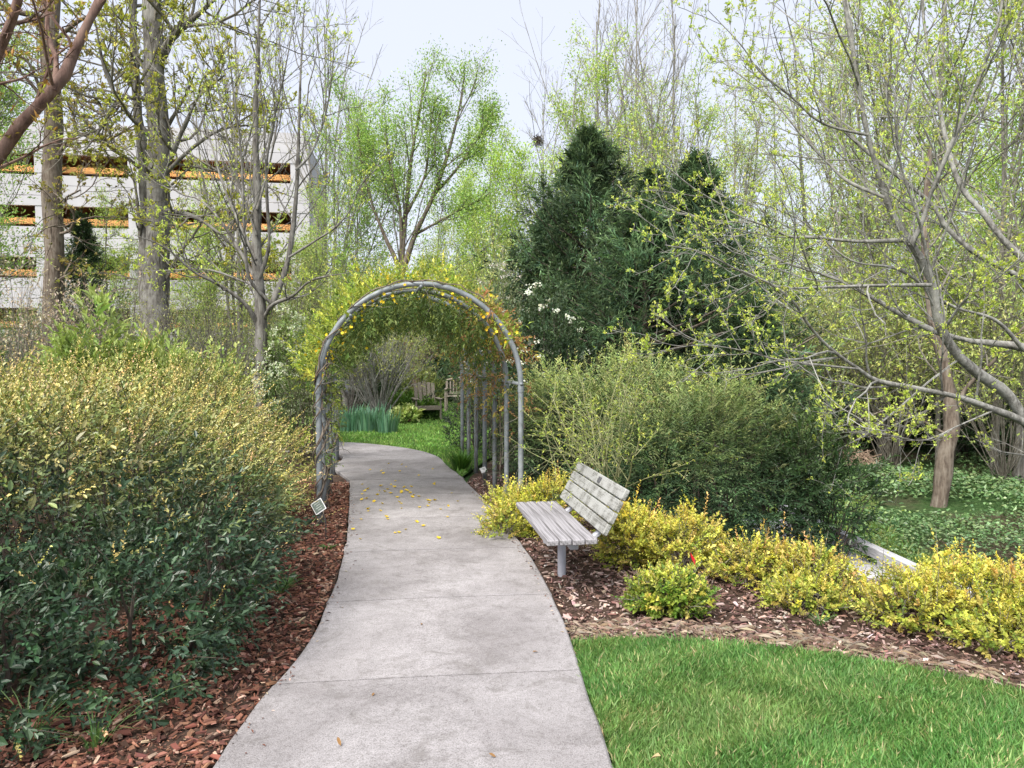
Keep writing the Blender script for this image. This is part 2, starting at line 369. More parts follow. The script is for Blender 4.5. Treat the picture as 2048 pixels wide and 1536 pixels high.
# ------------------------------------------------------------------ ground sheets
from mathutils.geometry import delaunay_2d_cdt
def inpoly(x, y, poly):
    poly = np.asarray(poly)[:, :2]; c = np.zeros(len(x), bool); j = len(poly) - 1
    for i in range(len(poly)):
        xi, yi = poly[i]; xj, yj = poly[j]
        with np.errstate(divide='ignore', invalid='ignore'):
            c ^= ((yi > y) != (yj > y)) & (x < (xj - xi) * (y - yi) / (yj - yi + 1e-12) + xi)
        j = i
    return c
def rand_in(rng, poly, n):
    p = np.asarray(poly)[:, :2]; lo, hi = p.min(0), p.max(0); o = []; k = 0
    while k < n:
        q = lo + rng.random((n, 2)) * (hi - lo); q = q[inpoly(q[:, 0], q[:, 1], p)]; o.append(q); k += len(q)
    return np.concatenate(o)[:n]
def sheet(name, poly, zoff, mat, step=.25, rough=.0, label=None, seed=0, parent=None):
    rng = np.random.default_rng(seed); p = np.asarray(poly)[:, :2]; lo, hi = p.min(0), p.max(0)
    gx, gy = np.meshgrid(np.arange(lo[0], hi[0], step), np.arange(lo[1], hi[1], step)); g = np.stack([gx.ravel(), gy.ravel()], 1) + rng.normal(0, step * .15, (gx.size, 2))
    g = g[inpoly(g[:, 0], g[:, 1], p)]; pts = [Vector(q) for q in np.vstack([p, g])]; n = len(p)
    v, e, f, _, _, _ = delaunay_2d_cdt(pts, [(i, (i + 1) % n) for i in range(n)], [], 1, 1e-5)
    v = np.array([[a[0], a[1]] for a in v]); z = terrain(v[:, 0], v[:, 1]) + zoff + rng.normal(0, rough, len(v)) if rough else terrain(v[:, 0], v[:, 1]) + zoff
    F = np.array([t for t in f]); V = np.column_stack([v, z])
    a, b, c = V[F[:, 0]], V[F[:, 1]], V[F[:, 2]]; fl = np.cross(b - a, c - a)[:, 2] < 0; F[fl] = F[fl][:, ::-1]
    o = wobj(name, V, [F], mat, parent, smooth=True); o['kind'] = 'structure'
    if label: o['label'] = label
    return o
xs = np.r_[-300, -150, -80, -50, -30, np.arange(-20, 20.1, .5), 30, 50, 80, 150, 300]; ys = np.r_[-60, -20, np.arange(-6, 26.1, .5), 30, 36, 45, 60, 90, 150, 400]
gx, gy = np.meshgrid(xs, ys); V = np.stack([gx.ravel(), gy.ravel(), terrain(gx, gy).ravel() - .05], 1); nx_, ny_ = len(xs), len(ys)
ii = np.arange(nx_ * ny_).reshape(ny_, nx_); F = np.stack([ii[:-1, :-1], ii[:-1, 1:], ii[1:, 1:], ii[1:, :-1]], -1).reshape(-1, 4)
tag(wobj('ground', V, [F], FLOOR, smooth=True), kind='structure')

Lpx = [(430, 1536), (500, 1430), (562, 1366), (622, 1290), (648, 1230), (680, 1150), (694, 1080), (700, 1000), (699, 940)]
Rpx = [(1225, 1536), (1165, 1370), (1140, 1280), (1105, 1200), (1086, 1160), (1050, 1102), (1012, 1055), (972, 1006), (926, 962)]
Lg = np.array([G(*p)[:2] for p in Lpx]); Rg = np.array([G(*p)[:2] for p in Rpx])
Lg = np.vstack([[-.93, -3], [-.98, 0], [-1.05, 1.6], Lg]); Rg = np.vstack([[.6, -3], [.52, 0], [.46, 1.6], Rg])
def LX(y): return np.interp(y, Lg[:, 1], Lg[:, 0])
def RX(y): return np.interp(y, Rg[:, 1], Rg[:, 0])
def smoothed(f, y): return np.mean([f(y + d) for d in np.linspace(-.25, .25, 7)], 0)
joints = [-2.48, -1.24, 0, 1.24, 2.48, 3.72, 4.95, 6.19, 7.43, 8.67, 9.75]
BEND = [((-2.53, 10.9), (-.93, 11.0)), ((-2.56, 11.6), (-1.15, 11.95)), ((-2.66, 12.05), (-1.55, 12.75)), ((-2.95, 12.4), (-2.15, 13.4)), ((-3.5, 12.65), (-3.0, 13.95)), ((-5, 13.1), (-4.9, 14.6)), ((-8, 13.8), (-8, 15.3))]
slabs = []
for a, b in zip(joints[:-1], joints[1:]):
    yy = np.linspace(a + .005, b - .005, 8)
    slabs.append((np.stack([smoothed(LX, yy - .08), yy - .08], 1), np.stack([smoothed(RX, yy + .09), yy + .09], 1)))
st0 = (np.array([smoothed(LX, 9.68), 9.68]), np.array([smoothed(RX, 9.85), 9.85]))
bl = smooth_line([st0[0]] + [b[0] for b in BEND], 40); br = smooth_line([st0[1]] + [b[1] for b in BEND], 40)
for i0, i1 in ((0, 8), (8, 17), (17, 26), (26, 39)):
    slabs.append((bl[i0:i1 + 1].copy(), br[i0:i1 + 1].copy()))
path_poly = np.vstack([np.vstack([s[0] for s in slabs]), np.vstack([s[1] for s in slabs])[::-1]])
pth = sheet('path', path_poly, -.02, SOIL, .6)
for L, R in slabs:
    n = len(L); d = nrm(R - L); top = .028
    rng = np.random.default_rng(n + int(L[0, 1] * 100) % 991)
    Le = L + d * rng.normal(0, .004, (n, 1)); Re = R + d * rng.normal(0, .004, (n, 1))
    rings = [np.c_[Le, np.full(n, -.045)], np.c_[Le, np.full(n, top - .008)], np.c_[Le + d * .010, np.full(n, top)], np.c_[Le * .5 + Re * .5, np.full(n, top + .004)],
             np.c_[Re - d * .010, np.full(n, top)], np.c_[Re, np.full(n, top - .008)], np.c_[Re, np.full(n, -.045)]]
    V = np.concatenate(rings); k = np.arange(n); q = []
    for r in range(6):
        for i in range(n - 1): q.append([r*n+i, (r+1)*n+i, (r+1)*n+i+1, r*n+i+1])
    e0 = [r*n for r in range(7)]; e1 = [r*n+n-1 for r in range(7)]
    wobj('slab', V, [np.array(q), np.array([e0[::-1], e1])], CONCRETE, pth)

lawn_edge = np.array([G(*p)[:2] for p in [(1143, 1290), (1250, 1284), (1400, 1289), (1550, 1302), (1700, 1322), (1850, 1348), (2048, 1388), (2300, 1450)]])
ys_ = np.linspace(-3, 4.2, 14); LAWN = np.vstack([np.stack([smoothed(RX, ys_) + .012, ys_], 1), lawn_edge, [[5.5, 2.7], [7, 1.5], [7, -3]]])
sheet('lawn', LAWN, -.012, TURF, .3)
yr = np.linspace(4.35, 9.6, 22); RBED = np.vstack([np.stack([smoothed(RX, yr) + .012, yr], 1), [[-.55, 10.2], [-.3, 11.6], [.2, 12.4], [1.4, 12.6], [2.0, 10], [2.1, 7.6], [3.2, 6.3], [4.6, 5.2], [6, 4.2]], [[5.5, 2.74]], lawn_edge[::-1] + np.array([[.0, .01]])])
sheet('mulch_bed', RBED, -.004, SOIL, .18, .008, seed=1)
yl = np.linspace(-3, 9.6, 34); LBED = np.vstack([np.stack([smoothed(LX, yl) - .012, yl], 1)[::-1], [[-5.5, -3], [-6, 6], [-6.5, 13.2]], bl[:34][::-1] - np.array([[.012, .012]])])
sheet('mulch_bed', LBED, -.004, SOIL, .18, .008, seed=2)
FARL = np.vstack([br[2:] + np.array([[.02, .02]]), [[-9, 15.5], [-9, 17.3], [-6.5, 17.6], [-3.5, 17.4], [-2.6, 17.9], [-2.2, 19.2], [-3.0, 21.4], [-4.5, 23], [-4.5, 29], [1.6, 29], [1.6, 20], [1.2, 14], [.3, 12.8], [-.35, 12.0], [-.62, 10.4], [-.68, 9.98]]])
sheet('lawn', FARL, -.008, TURF, .5)
FBED = [[-9, 17.35], [-6.5, 17.65], [-3.5, 17.45], [-2.65, 17.95], [-2.28, 19.2], [-3.05, 21.3], [-4.6, 23], [-9, 24]]
sheet('mulch_bed', FBED, .0, SOIL, .35, .01, seed=3)

# ------------------------------------------------------------------ wood chips, grass
def chips(name, rng, poly, n, size, cols, wts, parent=None, zo=.004, yref=None, box_=True):
    q = rand_in(rng, poly, n)
    z = terrain(q[:, 0], q[:, 1]) + zo + rng.random(n) * .018
    d = nrm(np.c_[rng.normal(size=(n, 2)), rng.normal(0, .28, n)]); up = nrm(np.c_[rng.normal(0, .35, (n, 2)), np.ones(n)]); s = nrm(np.cross(d, up)); u = np.cross(s, d)
    L = np.minimum(size * np.exp(rng.normal(0, .55, n)), 2.6 * size); W = np.minimum(L * (.14 + .42 * rng.random(n)), .022 + .3 * size); H = .10 * L + .002
    ctr = np.c_[q, z]
    T = np.array([[-1, -1, 0], [1, -.7, 0], [.85, .9, 0], [-.8, 1, 0], [-.9, -.8, 1], [.85, -.6, 1], [.7, .75, .8], [-.7, .85, .9]]) * .5
    jt = 1 + rng.normal(0, .22, (n, 8, 2))
    V = ctr[:, None] + d[:, None] * (T[:, 0] * jt[..., 0])[..., None] * L[:, None, None] + s[:, None] * (T[:, 1] * jt[..., 1])[..., None] * W[:, None, None] + u[:, None] * (T[:, 2][None] * 2)[..., None] * H[:, None, None]
    f = np.array([[4, 5, 6, 7], [0, 1, 5, 4], [1, 2, 6, 5], [2, 3, 7, 6], [3, 0, 4, 7]]); big = np.where(L > 1.5 * size)[0]; sm = np.where(L <= 1.5 * size)[0]; F = np.concatenate([(big[:, None, None] * 8 + f[None]).reshape(-1, 4), (sm[:, None, None] * 8 + f[None, :1]).reshape(-1, 4)])
    keepv = np.zeros(n * 8, bool); keepv[F.ravel()] = True; remap = np.cumsum(keepv) - 1; F = remap[F]; V = V.reshape(-1, 3)[keepv]
    c = pal(rng, n, cols, wts, .28); o = wobj(name, V, [F], LEAF_DRY, parent, 'stuff', np.repeat(c, 8, 0)[keepv]); return o
LEAF_DRY = leafmat('wood_chip', .85, 0, .15)
rng = np.random.default_rng(5)
RED = [(.165, .072, .048), (.10, .045, .033), (.22, .115, .08), (.34, .235, .175), (.05, .026, .02)]
tag(chips('bark_chips', rng, np.vstack([np.stack([smoothed(LX, yl) - .014, yl], 1)[10:][::-1], [[-2.1, 1.2], [-2.3, 3.5], [-2.5, 6.5], [-3, 9.6]]]), 40000, .022, RED, [4, 3, 3, 1.2, 2]), 'red brown bark chips strewn between the tall hedge and path', 'mulch')
near_r = np.vstack([np.stack([smoothed(RX, yr) + .014, yr], 1), [[-.4, 10.2], [.6, 9.6], [1.6, 7.5], [2.6, 5.6], [4.2, 4.4]], [[4.0, 3.3]], lawn_edge[:-1][::-1] + np.array([[0, .02]])])
GREYED = [(.20, .122, .10), (.135, .078, .064), (.29, .205, .175), (.42, .34, .30), (.08, .047, .04)]
tag(chips('bark_chips', rng, near_r, 30000, .020, GREYED, [3, 3, 3, 1.6, 2]), 'greyish brown bark chips under the slatted bench and golden shrubs', 'mulch')
tag(chips('bark_chips', rng, [p for p in FBED[1:6]] + [[-5.5, 20.5]], 3500, .07, RED, [4, 3, 3, 1, 2]), 'red bark chips in the bed beyond the arch', 'mulch')
# chips kicked onto the slab edges
yy = rng.uniform(2.6, 9, 300); side = rng.random(300) < .6; qx = np.where(side, LX(yy) + rng.exponential(.035, 300), RX(yy) - rng.exponential(.03, 300)); yy = np.where(~side & (yy < 4.3), yy + 3, yy)
qx = np.where(side, qx, RX(yy) - .02 - .05 * rng.random(300)); m_ = 300; V, F, C = leaves(np.c_[qx, yy, np.full(m_, .033)], np.c_[rng.normal(size=(m_, 2)), rng.normal(0, .1, m_)], np.tile([0, 0, 1.0], (m_, 1)), .012 + .02 * rng.random(m_), .008, pal(rng, m_, RED + [(.5, .42, .33)]))
tag(wobj('bark_crumbs', V, F, LEAF_DRY, None, 'stuff', C), 'crumbs of bark spilled onto the edges of the concrete path', 'mulch')
# dry pale straw along the lawn edge
q = np.concatenate([rand_in(rng, np.vstack([lawn_edge[:-1] + [0, .03], (lawn_edge[:-1] + [.0, .30])[::-1]]), 1000)])
dd = np.c_[rng.normal(size=(len(q), 2)), rng.normal(0, .15, len(q))]
V, F, C = leaves(np.c_[q, terrain(q[:, 0], q[:, 1]) + .018 + .012 * rng.random(len(q))], dd, np.tile([0, 0, 1.0], (len(q), 1)), .03 + .08 * rng.random(len(q)), .003, pal(rng, len(q), [(.36, .28, .20), (.27, .19, .14), (.44, .37, .29)]))
tag(wobj('dry_straw', V, F, LEAF_DRY, None, 'stuff', C), 'dry pale straw scattered along the lawn edge', 'straw')
def grass(name, rng, poly, n, h, wdt, cols, wts, label, dens=None, zo=-.012, lean=.45):
    q = rand_in(rng, poly, n)
    if dens is not None: q = q[rng.random(len(q)) < dens(q)]
    n = len(q); base = np.c_[q, terrain(q[:, 0], q[:, 1]) + zo]
    cl = np.stack([np.sin(q[:, 0]*7.1 + 2*np.sin(q[:, 1]*5.3)), np.sin(q[:, 1]*6.7 + 2*np.sin(q[:, 0]*4.9))], 1) * .13      # blades lean together in patches
    d = nrm(np.c_[cl + rng.normal(0, lean, (n, 2)), np.ones(n)]); a = rng.random(n) * 6.28; s = np.c_[np.cos(a), np.sin(a), 0 * a]
    bend = np.c_[cl * 1.2 + rng.normal(0, .4, (n, 2)), np.zeros(n)]; H = h * np.exp(rng.normal(0, .28, n)); W = wdt * np.exp(rng.normal(0, .2, n))
    mid = base + d * (H * .55)[:, None]; tip = base + d * H[:, None] + bend * (H * .45)[:, None]; tip[:, 2] = np.maximum(tip[:, 2], base[:, 2] + .006)
    V = np.stack([base, mid + s * W[:, None] * .6, tip, mid - s * W[:, None] * .6], 1).reshape(-1, 3); o = (np.arange(n) * 4)[:, None]
    c = pal(rng, n, cols, wts, .16); patch = .5 + .5 * np.sin(q[:, 0] * 2.3 + 1.5 * np.sin(q[:, 1] * 2.9)) * np.sin(q[:, 1] * 2.1 + q[:, 0])
    c = c * (1 - .30 * patch[:, None]) + np.array([.30, .30, .12]) * (.22 * patch ** 2)[:, None]; c = c * (1 + .18 * np.sin(q[:, 0] * 9 + 3 * np.sin(q[:, 1] * 7))[:, None] * np.array([1, .6, .8]))
    c = c * 1.15
    return tag(wobj(name, V, [o + np.array([[0, 1, 2, 3]])], GRASS, None, 'stuff', np.repeat(c, 4, 0)), label, 'grass')
GR = [(.10, .23, .055), (.14, .29, .08), (.075, .175, .045), (.24, .33, .12), (.46, .40, .22)]
vis = np.vstack([LAWN[9:14], lawn_edge[:7], [[2.7, 2.6], [.6, 2.6]]])
vis = np.vstack([LAWN[9:14], np.repeat(lawn_edge[:7], 1, 0) + np.array([[0, .02]]), [[2.7, 2.6], [.6, 2.6]]])
grass('lawn_grass', rng, vis, 110000, .041, .0048, GR, [4, 4, 3, 2, .5], 'mown green grass of the lawn beside the concrete path in front')
el = smooth_line(lawn_edge[:7], 90); wob = np.cumsum(rng.normal(0, .012, 90)); wob = wob - np.convolve(wob, np.ones(15) / 15, 'same')
grass('lawn_grass', rng, np.vstack([el - [0, .03], (el + np.c_[np.zeros(90), .035 + np.abs(wob) * 1.5])[::-1]]), 2600, .045, .0044, GR, [3, 3, 3, 2, 1], 'ragged grass fringe where the lawn meets the bark chips', lean=.7)
rest = np.vstack([LAWN[:10], [[.6, 2.58], [2.72, 2.58], [2.72, 3.55], [3.6, 3.0], [5, 2.6], [5, -3]]])
grass('lawn_grass', rng, rest, 16000, .058, .006, GR, [4, 4, 3, 1.5, .25], 'mown green grass running on behind the viewer beside the path')
grass('lawn_grass', rng, FARL, 60000, .06, .012, [(.17, .34, .07), (.22, .40, .09), (.14, .28, .06), (.30, .40, .13)], [4, 4, 3, 1.2], 'green grass of the far lawn beyond the arch', zo=-.01, dens=lambda q: np.where(q[:, 1] < 17, 1, .55))

# ------------------------------------------------------------------ parking garage
BR = flat('garage_interior_concrete', (.30, .20, .14), .9, .1); BEAM = flat('garage_beam_concrete', (.55, .45, .33), .8, .2); LAMP = flat('sodium_lamp', (1.0, .62, .26), .5, .2, 13)
A = np.array([-31.1, 47.0]); B = np.array([-13.0, 50.0]); ux = nrm(B - A); uy = np.array([-ux[1], ux[0]])      # along the front, into the building
AX = np.array([[ux[0], ux[1], 0], [uy[0], uy[1], 0], [0, 0, 1]])
gar = root('parking_garage', (A[0], A[1], -.1), 'pale concrete parking garage with open decks lit orange inside', 'building')
def gbox(name, x0, x1, y0, y1, z0, z1, mat, bev=0.0, parent=gar):
    c = A + ux * (x0 + x1) / 2 + uy * (y0 + y1) / 2
    v, f = box(c[0], c[1], (z0 + z1) / 2, x1 - x0, y1 - y0, z1 - z0, AX, bev); return wobj(name, v, f, mat, parent)
END = np.linalg.norm(B - A); levels = [(12.55, 13.80), (9.42, 10.68), (6.30, 7.55), (3.15, 4.45)]
def fx(u):                                                           # photo column -> metres along the front
    k = (u - 1024) / FPX; return (k * A[1] - A[0]) / (ux[0] - k * ux[1])
opens = [(fx(306), fx(585)), (fx(121), fx(262)), (fx(-64), fx(77)), (fx(-249), fx(-108)), (fx(-434), fx(-293))]
edges = [o[1] for o in opens]; x_left = opens[-1][0] - 1.3
zb = [15.75] + [z for a, b in levels for z in (b, a)] + [1.3]
for k in range(5):                                                   # spandrel bands: three courses of panels to a bay
    zt, z0 = (zb[2 * k], zb[2 * k + 1]); bays = [x_left] + sorted([e + .65 for e in edges]); bays[-1] = END
    for xa, xb in zip(bays[:-1], bays[1:]):
        h = (zt - z0) / 3
        for c in range(3): gbox('panel', xa + .012, xb - .012, 0, .30, z0 + c * h + .012, z0 + (c + 1) * h - .012, FACADE)
    gbox('floor_slab', x_left, END - .3, .32, 16, zt - .42 if k else 14.4, zt - .12 if k else 14.6, BR)
for (xa, e), nxt in zip(opens, [END] + [o[0] for o in opens]):
    gbox('pier', e, nxt, .04, .55, 0, 14.3, FACADE)
for a, b in levels:
    gbox('back_wall', x_left, END - .4, 15, 15.3, a - 1.0, b + 1.2, BR)
    sl_ = (a - CAMH) / 47 * 2.4; gbox('inner_beam', x_left, END - .5, 2.4, 2.7, a + sl_ + .12, a + sl_ + .50, BEAM)
    for xa, e in opens:
        gbox('lamp', xa + .5, e - .5, 1.1, 1.25, b + .50, b + .60, LAMP)
gbox('side_wall', END - .25, END, .31, 16.5, 0, 15.4, FACADE); gbox('roof_deck', x_left, END - .3, .33, 16, 14.9, 15.0, FACADE)
gbox('ground_wall', x_left, END - .3, .5, .8, 0, 1.28, FACADE)

# ------------------------------------------------------------------ arch tunnel
AF = np.array([-.862, 7.34]); ad = nrm(np.array([-.189, 1.0])); ap = np.array([ad[1], -ad[0]]) ; ap = np.array([1.0, .12]) / np.hypot(1, .12)
HW, SPR, STEPH = .955, 1.30, .775
def arch_pt(s, th, r=1.0, dz=0):
    """point on the vault: s metres along the tunnel, th angle (0 right spring, pi left spring)"""
    s = np.asarray(s, float); th = np.asarray(th, float); c = AF + ad * s[..., None]
    x = np.cos(th) * HW * r; z = SPR + np.sin(th) * HW * 1.02 * r + dz
    return np.concatenate([c + ap * x[..., None], z[..., None]], -1)
arch = root('garden_arch', (AF[0], AF[1], 0), 'walk-through garden arch of grey steel hoops over the path', 'arch')
for k in range(7):
    s = STEPH * k; th = np.linspace(0, np.pi, 25); top = arch_pt(np.full(25, s), th)
    r0 = np.c_[np.tile(top[0, :2], (4, 1)), np.linspace(-.12, SPR - .12, 4)]; l0 = np.c_[np.tile(top[-1, :2], (4, 1)), np.linspace(SPR - .12, -.12, 4)]
    pts = np.vstack([r0, top, l0]); v, f = tubes(pts[None], np.full((1, len(pts)), .0265), 12, True)
    h = wobj('hoop', v, f, GALV, arch, smooth=True)
    for side in (0, -1):                                            # sleeve couplings at the spring of every hoop
        c = top[side]; pp = np.array([[c + [0, 0, -.06], c + [0, 0, .0]]]); v, f = tubes(pp, np.full((1, 2), .031), 12, True); wobj('coupling', v, f, GALV, h, smooth=False)
for th_, a, b in ((0.0, 0.0, 6), (np.pi, 0, 6), (np.pi * .5, 0, 6), (np.pi * .25, 0, 6), (np.pi * .75, 0, 6)):
    e = arch_pt(np.array([STEPH * a - .03, STEPH * b + .03]), np.full(2, th_), 1.0 if th_ in (0, np.pi) else .97); e[:, 2] += (.02 if th_ in (0.0, np.pi) else 0)
    v, f = tubes(e[None], np.full((1, 2), .017), 8, True); wobj('rail', v, f, GALV, arch, smooth=True)

# ------------------------------------------------------------------ slatted bench
n1, n2, f1 = np.array([.223, 4.85]), np.array([.545, 4.89]), np.array([.03, 6.14])
bl_ = nrm(f1 - n1); LEN = np.linalg.norm(f1 - n1); bd = np.array([bl_[1], -bl_[0]])          # along the bench; away from the path
bc = (n1 + f1) / 2
bench = root('park_bench', (bc[0] + bd[0] * .25, bc[1] + bd[1] * .25, 0), 'weathered grey slatted bench on a single post beside the path', 'bench')
def bbox(name, a, l, z, sa, sl, sz, mat, tilt=0, parent=bench, bev=.006):
    """a = metres away from the path edge of the seat, l = along the bench from its middle"""
    c = bc + bd * a + bl_ * l; ct, st_ = math.cos(tilt), math.sin(tilt)
    ax = np.array([[bd[0] * ct, bd[1] * ct, st_], [bl_[0], bl_[1], 0], [-bd[0] * st_, -bd[1] * st_, ct]])
    v, f = box(0, 0, 0, sa, sl, sz, None, bev); o = obj(name, mesh(name, v, f, mat), parent)
    rot = np.array(ax).T
    from mathutils import Matrix
    M = Matrix([[*rot[i], 0] for i in range(3)] + [[0, 0, 0, 1]]); M.translation = Vector((c[0] - parent.location[0], c[1] - parent.location[1], z - parent.location[2]))
    o.matrix_local = M; return o
SD = .077
for i in range(4): bbox('seat_slat', .039 + i * (SD + .007), [0, .006, -.004, .003][i], .408, SD, LEN, .038, WOOD_SEAT, .03)
tl = math.radians(62); b0a, b0z = .372, .445
for i in range(4):
    m_ = .039 + i * (.077 + .007); bbox('back_slat', b0a + math.cos(tl) * m_, [.004, -.003, .005, 0][i], b0z + math.sin(tl) * m_, .077, LEN + .01, .036, WOOD_BACK, tl)
for l in (-.42, .42):
    bbox('seat_bracket', .17, l, .372, .30, .05, .03, PAINT, .03); bbox('back_bracket', b0a + math.cos(tl) * .15 + .03, l, b0z + math.sin(tl) * .15 - .02, .36, .05, .012, PAINT, tl)
    bbox('elbow_bracket', .36, l, .385, .10, .05, .03, PAINT, .6)
bbox('support_beam', .22, 0, .335, .06, .92, .05, PAINT)
pc = bc + bd * .235; pts = np.array([[pc[0], pc[1], -.05], [pc[0], pc[1], .312]]); v, f = tubes(pts[None], np.full((1, 2), .030), 16, True)
wobj('post', v, f, PAINT, bench, smooth=False)
bbox('plaque', b0a + math.cos(tl) * .291 - math.sin(tl) * .021, -.08, b0z + math.sin(tl) * .291 + math.cos(tl) * .021, .042, .065, .004, flat('dark_plaque', (.10, .10, .11), .4, .5), tl, bev=0)
# ------------------------------------------------------------------ plant signs
SIGN_D = flat('sign_plate_green', (.09, .12, .10), .4, .4); SIGN_W = flat('sign_plate_white', (.72, .72, .72), .5, .4); STAKE = flat('dark_stake', (.04, .04, .042), .5, .4); INK = flat('sign_lettering', (.34, .37, .34), .6, .3)
def plant_sign(c, w_, h_, plate, edge, label, yaw, rows, foot, roll=0, tilt=.5):
    r = root('plant_sign', (foot[0], foot[1], 0), label, 'sign')
    cy_, sy_ = math.cos(yaw), math.sin(yaw); x = np.array([cy_, sy_, 0]); nrm_ = np.array([sy_ * math.cos(tilt), -cy_ * math.cos(tilt), math.sin(tilt)]); y = np.cross(nrm_, x)
    x, y = x * math.cos(roll) + y * math.sin(roll), -x * math.sin(roll) + y * math.cos(roll)
    ax = np.array([x, y, nrm_]); c = np.asarray(c)
    v, f = box(*c, w_, h_, .005, ax, .001); wobj('sign_frame', v, f, edge, r)
    v, f = box(*(c + nrm_ * .0035), w_ * .88, h_ * .86, .004, ax, .0005); p = wobj('sign_plate', v, f, plate, r)
    for i in range(rows):
        v, f = box(*(c + nrm_ * .0062 + y * h_ * (.26 - .18 * i) + x * (.02 * w_ * (i % 2))), w_ * (.5 - .12 * (i % 2)), h_ * .05, .0012, ax, 0); wobj('text_line', v, f, INK, p)
    v, f = tubes(np.array([[[foot[0], foot[1], -.1], [foot[0], foot[1], c[2] * .6], list(c - nrm_ * .008)]]), np.full((1, 3), .005), 6, True); wobj('stake', v, f, STAKE, r)
g = G(652, 1078); plant_sign(P(637, 1013, g[1] + .03), .105, .125, SIGN_D, SIGN_W, 'small dark green plant sign with white rim at the arch post', -.25, 4, (g[0], g[1]), .72, .55)
g = G(968, 972); plant_sign(P(967, 940, g[1]), .085, .07, SIGN_W, SIGN_W, 'small white plant sign among the right hand arch posts', .5, 2, (g[0], g[1]), .25, .6)
# ------------------------------------------------------------------ shrubs
def stems_in(rng, base, targets, r0=.012, n=6, r1=.003):
    m = len(targets); t = np.linspace(0, 1, n)[None, :, None]; b = np.asarray(base, float); b = np.broadcast_to(b, (m, 3)) + np.c_[rng.normal(0, .06, (m, 2)), np.zeros(m)]
    Q = b[:, None] * (1 - t) + targets[:, None] * t + np.array([0, 0, 1.0]) * (t * (1 - t)) * .25 + rng.normal(0, .02, (m, n, 3)) * t
    return Q, r0 + (r1 - r0) * np.linspace(0, 1, n)[None] * np.ones((m, 1))
def shrub(name, label, E, nspr, L, n, ll, lw, dark, lite, seed, cat='shrub', group=None, mat=None, six=False, flat_=False, shell=.3, hz=(.3, 1.0), ang=50, updir=.5, bnoise=.12, zmin=None, nst=30, twig=None, fr=2.2, topf=None, extra=None, ln=.3, stem_r=.012, lean=(0, 0, 0), tops=1.0, stf=.45):
    rng = np.random.default_rng(seed); E = np.asarray(E, float)
    cx, cy_ = E[:, 0].mean(), E[:, 1].mean(); z0 = float(terrain(cx, cy_))
    r = root(name, (cx, cy_, z0), label, cat, group)
    p, nn, dep = blob_points(rng, E, nspr, shell, (lambda x, y: terrain(x, y) + .03) if zmin is None else zmin, bnoise, fr)
    d = nn * .8 + np.array([0, 0, updir]) + np.array(lean) + rng.normal(0, .35, p.shape)
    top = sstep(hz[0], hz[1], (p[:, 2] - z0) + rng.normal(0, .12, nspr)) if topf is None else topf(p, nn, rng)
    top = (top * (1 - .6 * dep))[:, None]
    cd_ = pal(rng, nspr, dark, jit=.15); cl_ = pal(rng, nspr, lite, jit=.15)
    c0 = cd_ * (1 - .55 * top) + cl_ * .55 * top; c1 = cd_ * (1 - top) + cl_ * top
    Ls = L * np.exp(rng.normal(0, ln, nspr)); ll = ll * (1 - (1 - tops) * np.tile(top, (1, n))); lw = lw * (1 - (1 - tops) * np.tile(top, (1, n)))
    nr = (np.hypot(p[:, 0], p[:, 1]) < 6.0) & (dep < .6) if six else np.zeros(nspr, bool)
    parts = [leaves(*sprigs(rng, p[k_], d[k_], Ls[k_], n, ll[k_], lw[k_], c0[k_], c1[k_], ang, flat_), six=q_) for k_, q_ in ((nr, True), (~nr, False)) if k_.any()]
    if extra: parts += extra(rng, p, nn, d, Ls, top)
    V, F = merge([(a, b) for a, b, c in parts]); C = np.concatenate([c for a, b, c in parts])
    wobj('foliage', V, F, mat or LEAF, r, 'stuff', C)
    # sprig axes and inner stems
    sel = rng.random(nspr) < stf; Q = np.stack([p[sel], p[sel] + nrm(d[sel]) * (Ls[sel] * .55)[:, None], p[sel] + nrm(d[sel]) * Ls[sel][:, None]], 1)
    bs = [(Q, np.tile([.003, .002, .001], (len(Q), 1)))]
    k = rng.choice(nspr, min(nst, nspr), False); near = E[np.argmin(((p[k][:, None, :2] - E[None, :, :2]) ** 2).sum(-1), 1), :2]
    bs.append(stems_in(rng, np.c_[near, terrain(near[:, 0], near[:, 1]) - .02], p[k], stem_r))
    v, f = catbatch(bs, [3, 4]); wobj('stems', v, f, twig or TWIG_DARK, r, 'stuff')
    return r
# --- the tall hedge on the left
HE = [(-1.76, 3.5, .3, .40, .36, .36), (-2.3, 3.08, .3, .55, .3, .36), (-1.60, 3.95, .36, .28, .4, .36), (-2.95, 2.88, .3, .6, .3, .38), (-2.0, 3.32, .2, .5, .3, .28), (-2.75, 3.08, .24, .7, .3, .32), (-2.5, 4.35, .55, 1.06, 1.0, .76), (-3.65, 4.7, .59, 1.2, 1.35, .74), (-2.62, 5.5, .58, 1.0, 1.1, .72), (-3.7, 6.1, .62, 1.2, 1.2, .72), (-2.75, 6.7, .52, .80, 1.0, .62), (-3.5, 7.6, .66, 1.2, 1.1, .70),
      (-2.85, 8.0, .46, .8, .9, .58), (-5.0, 5.6, .58, 1.1, 1.4, .70), (-5.0, 7.6, .58, 1.1, 1.4, .70), (-1.92, 4.2, .40, .50, .7, .46), (-1.96, 3.8, .30, .46, .45, .38), (-1.98, 5.1, .42, .46, .7, .50), (-2.28, 6.0, .42, .40, .7, .46), (-3.0, 3.6, .35, .9, .5, .5), (-4.4, 3.8, .5, .9, .6, .7), (-2.35, 3.45, .28, .6, .34, .36), (-3.1, 3.25, .28, .7, .36, .36), (-1.78, 3.8, .2, .34, .36, .28), (-2.5, 3.9, .75, .7, .6, .5)]
_r = np.random.default_rng(12)
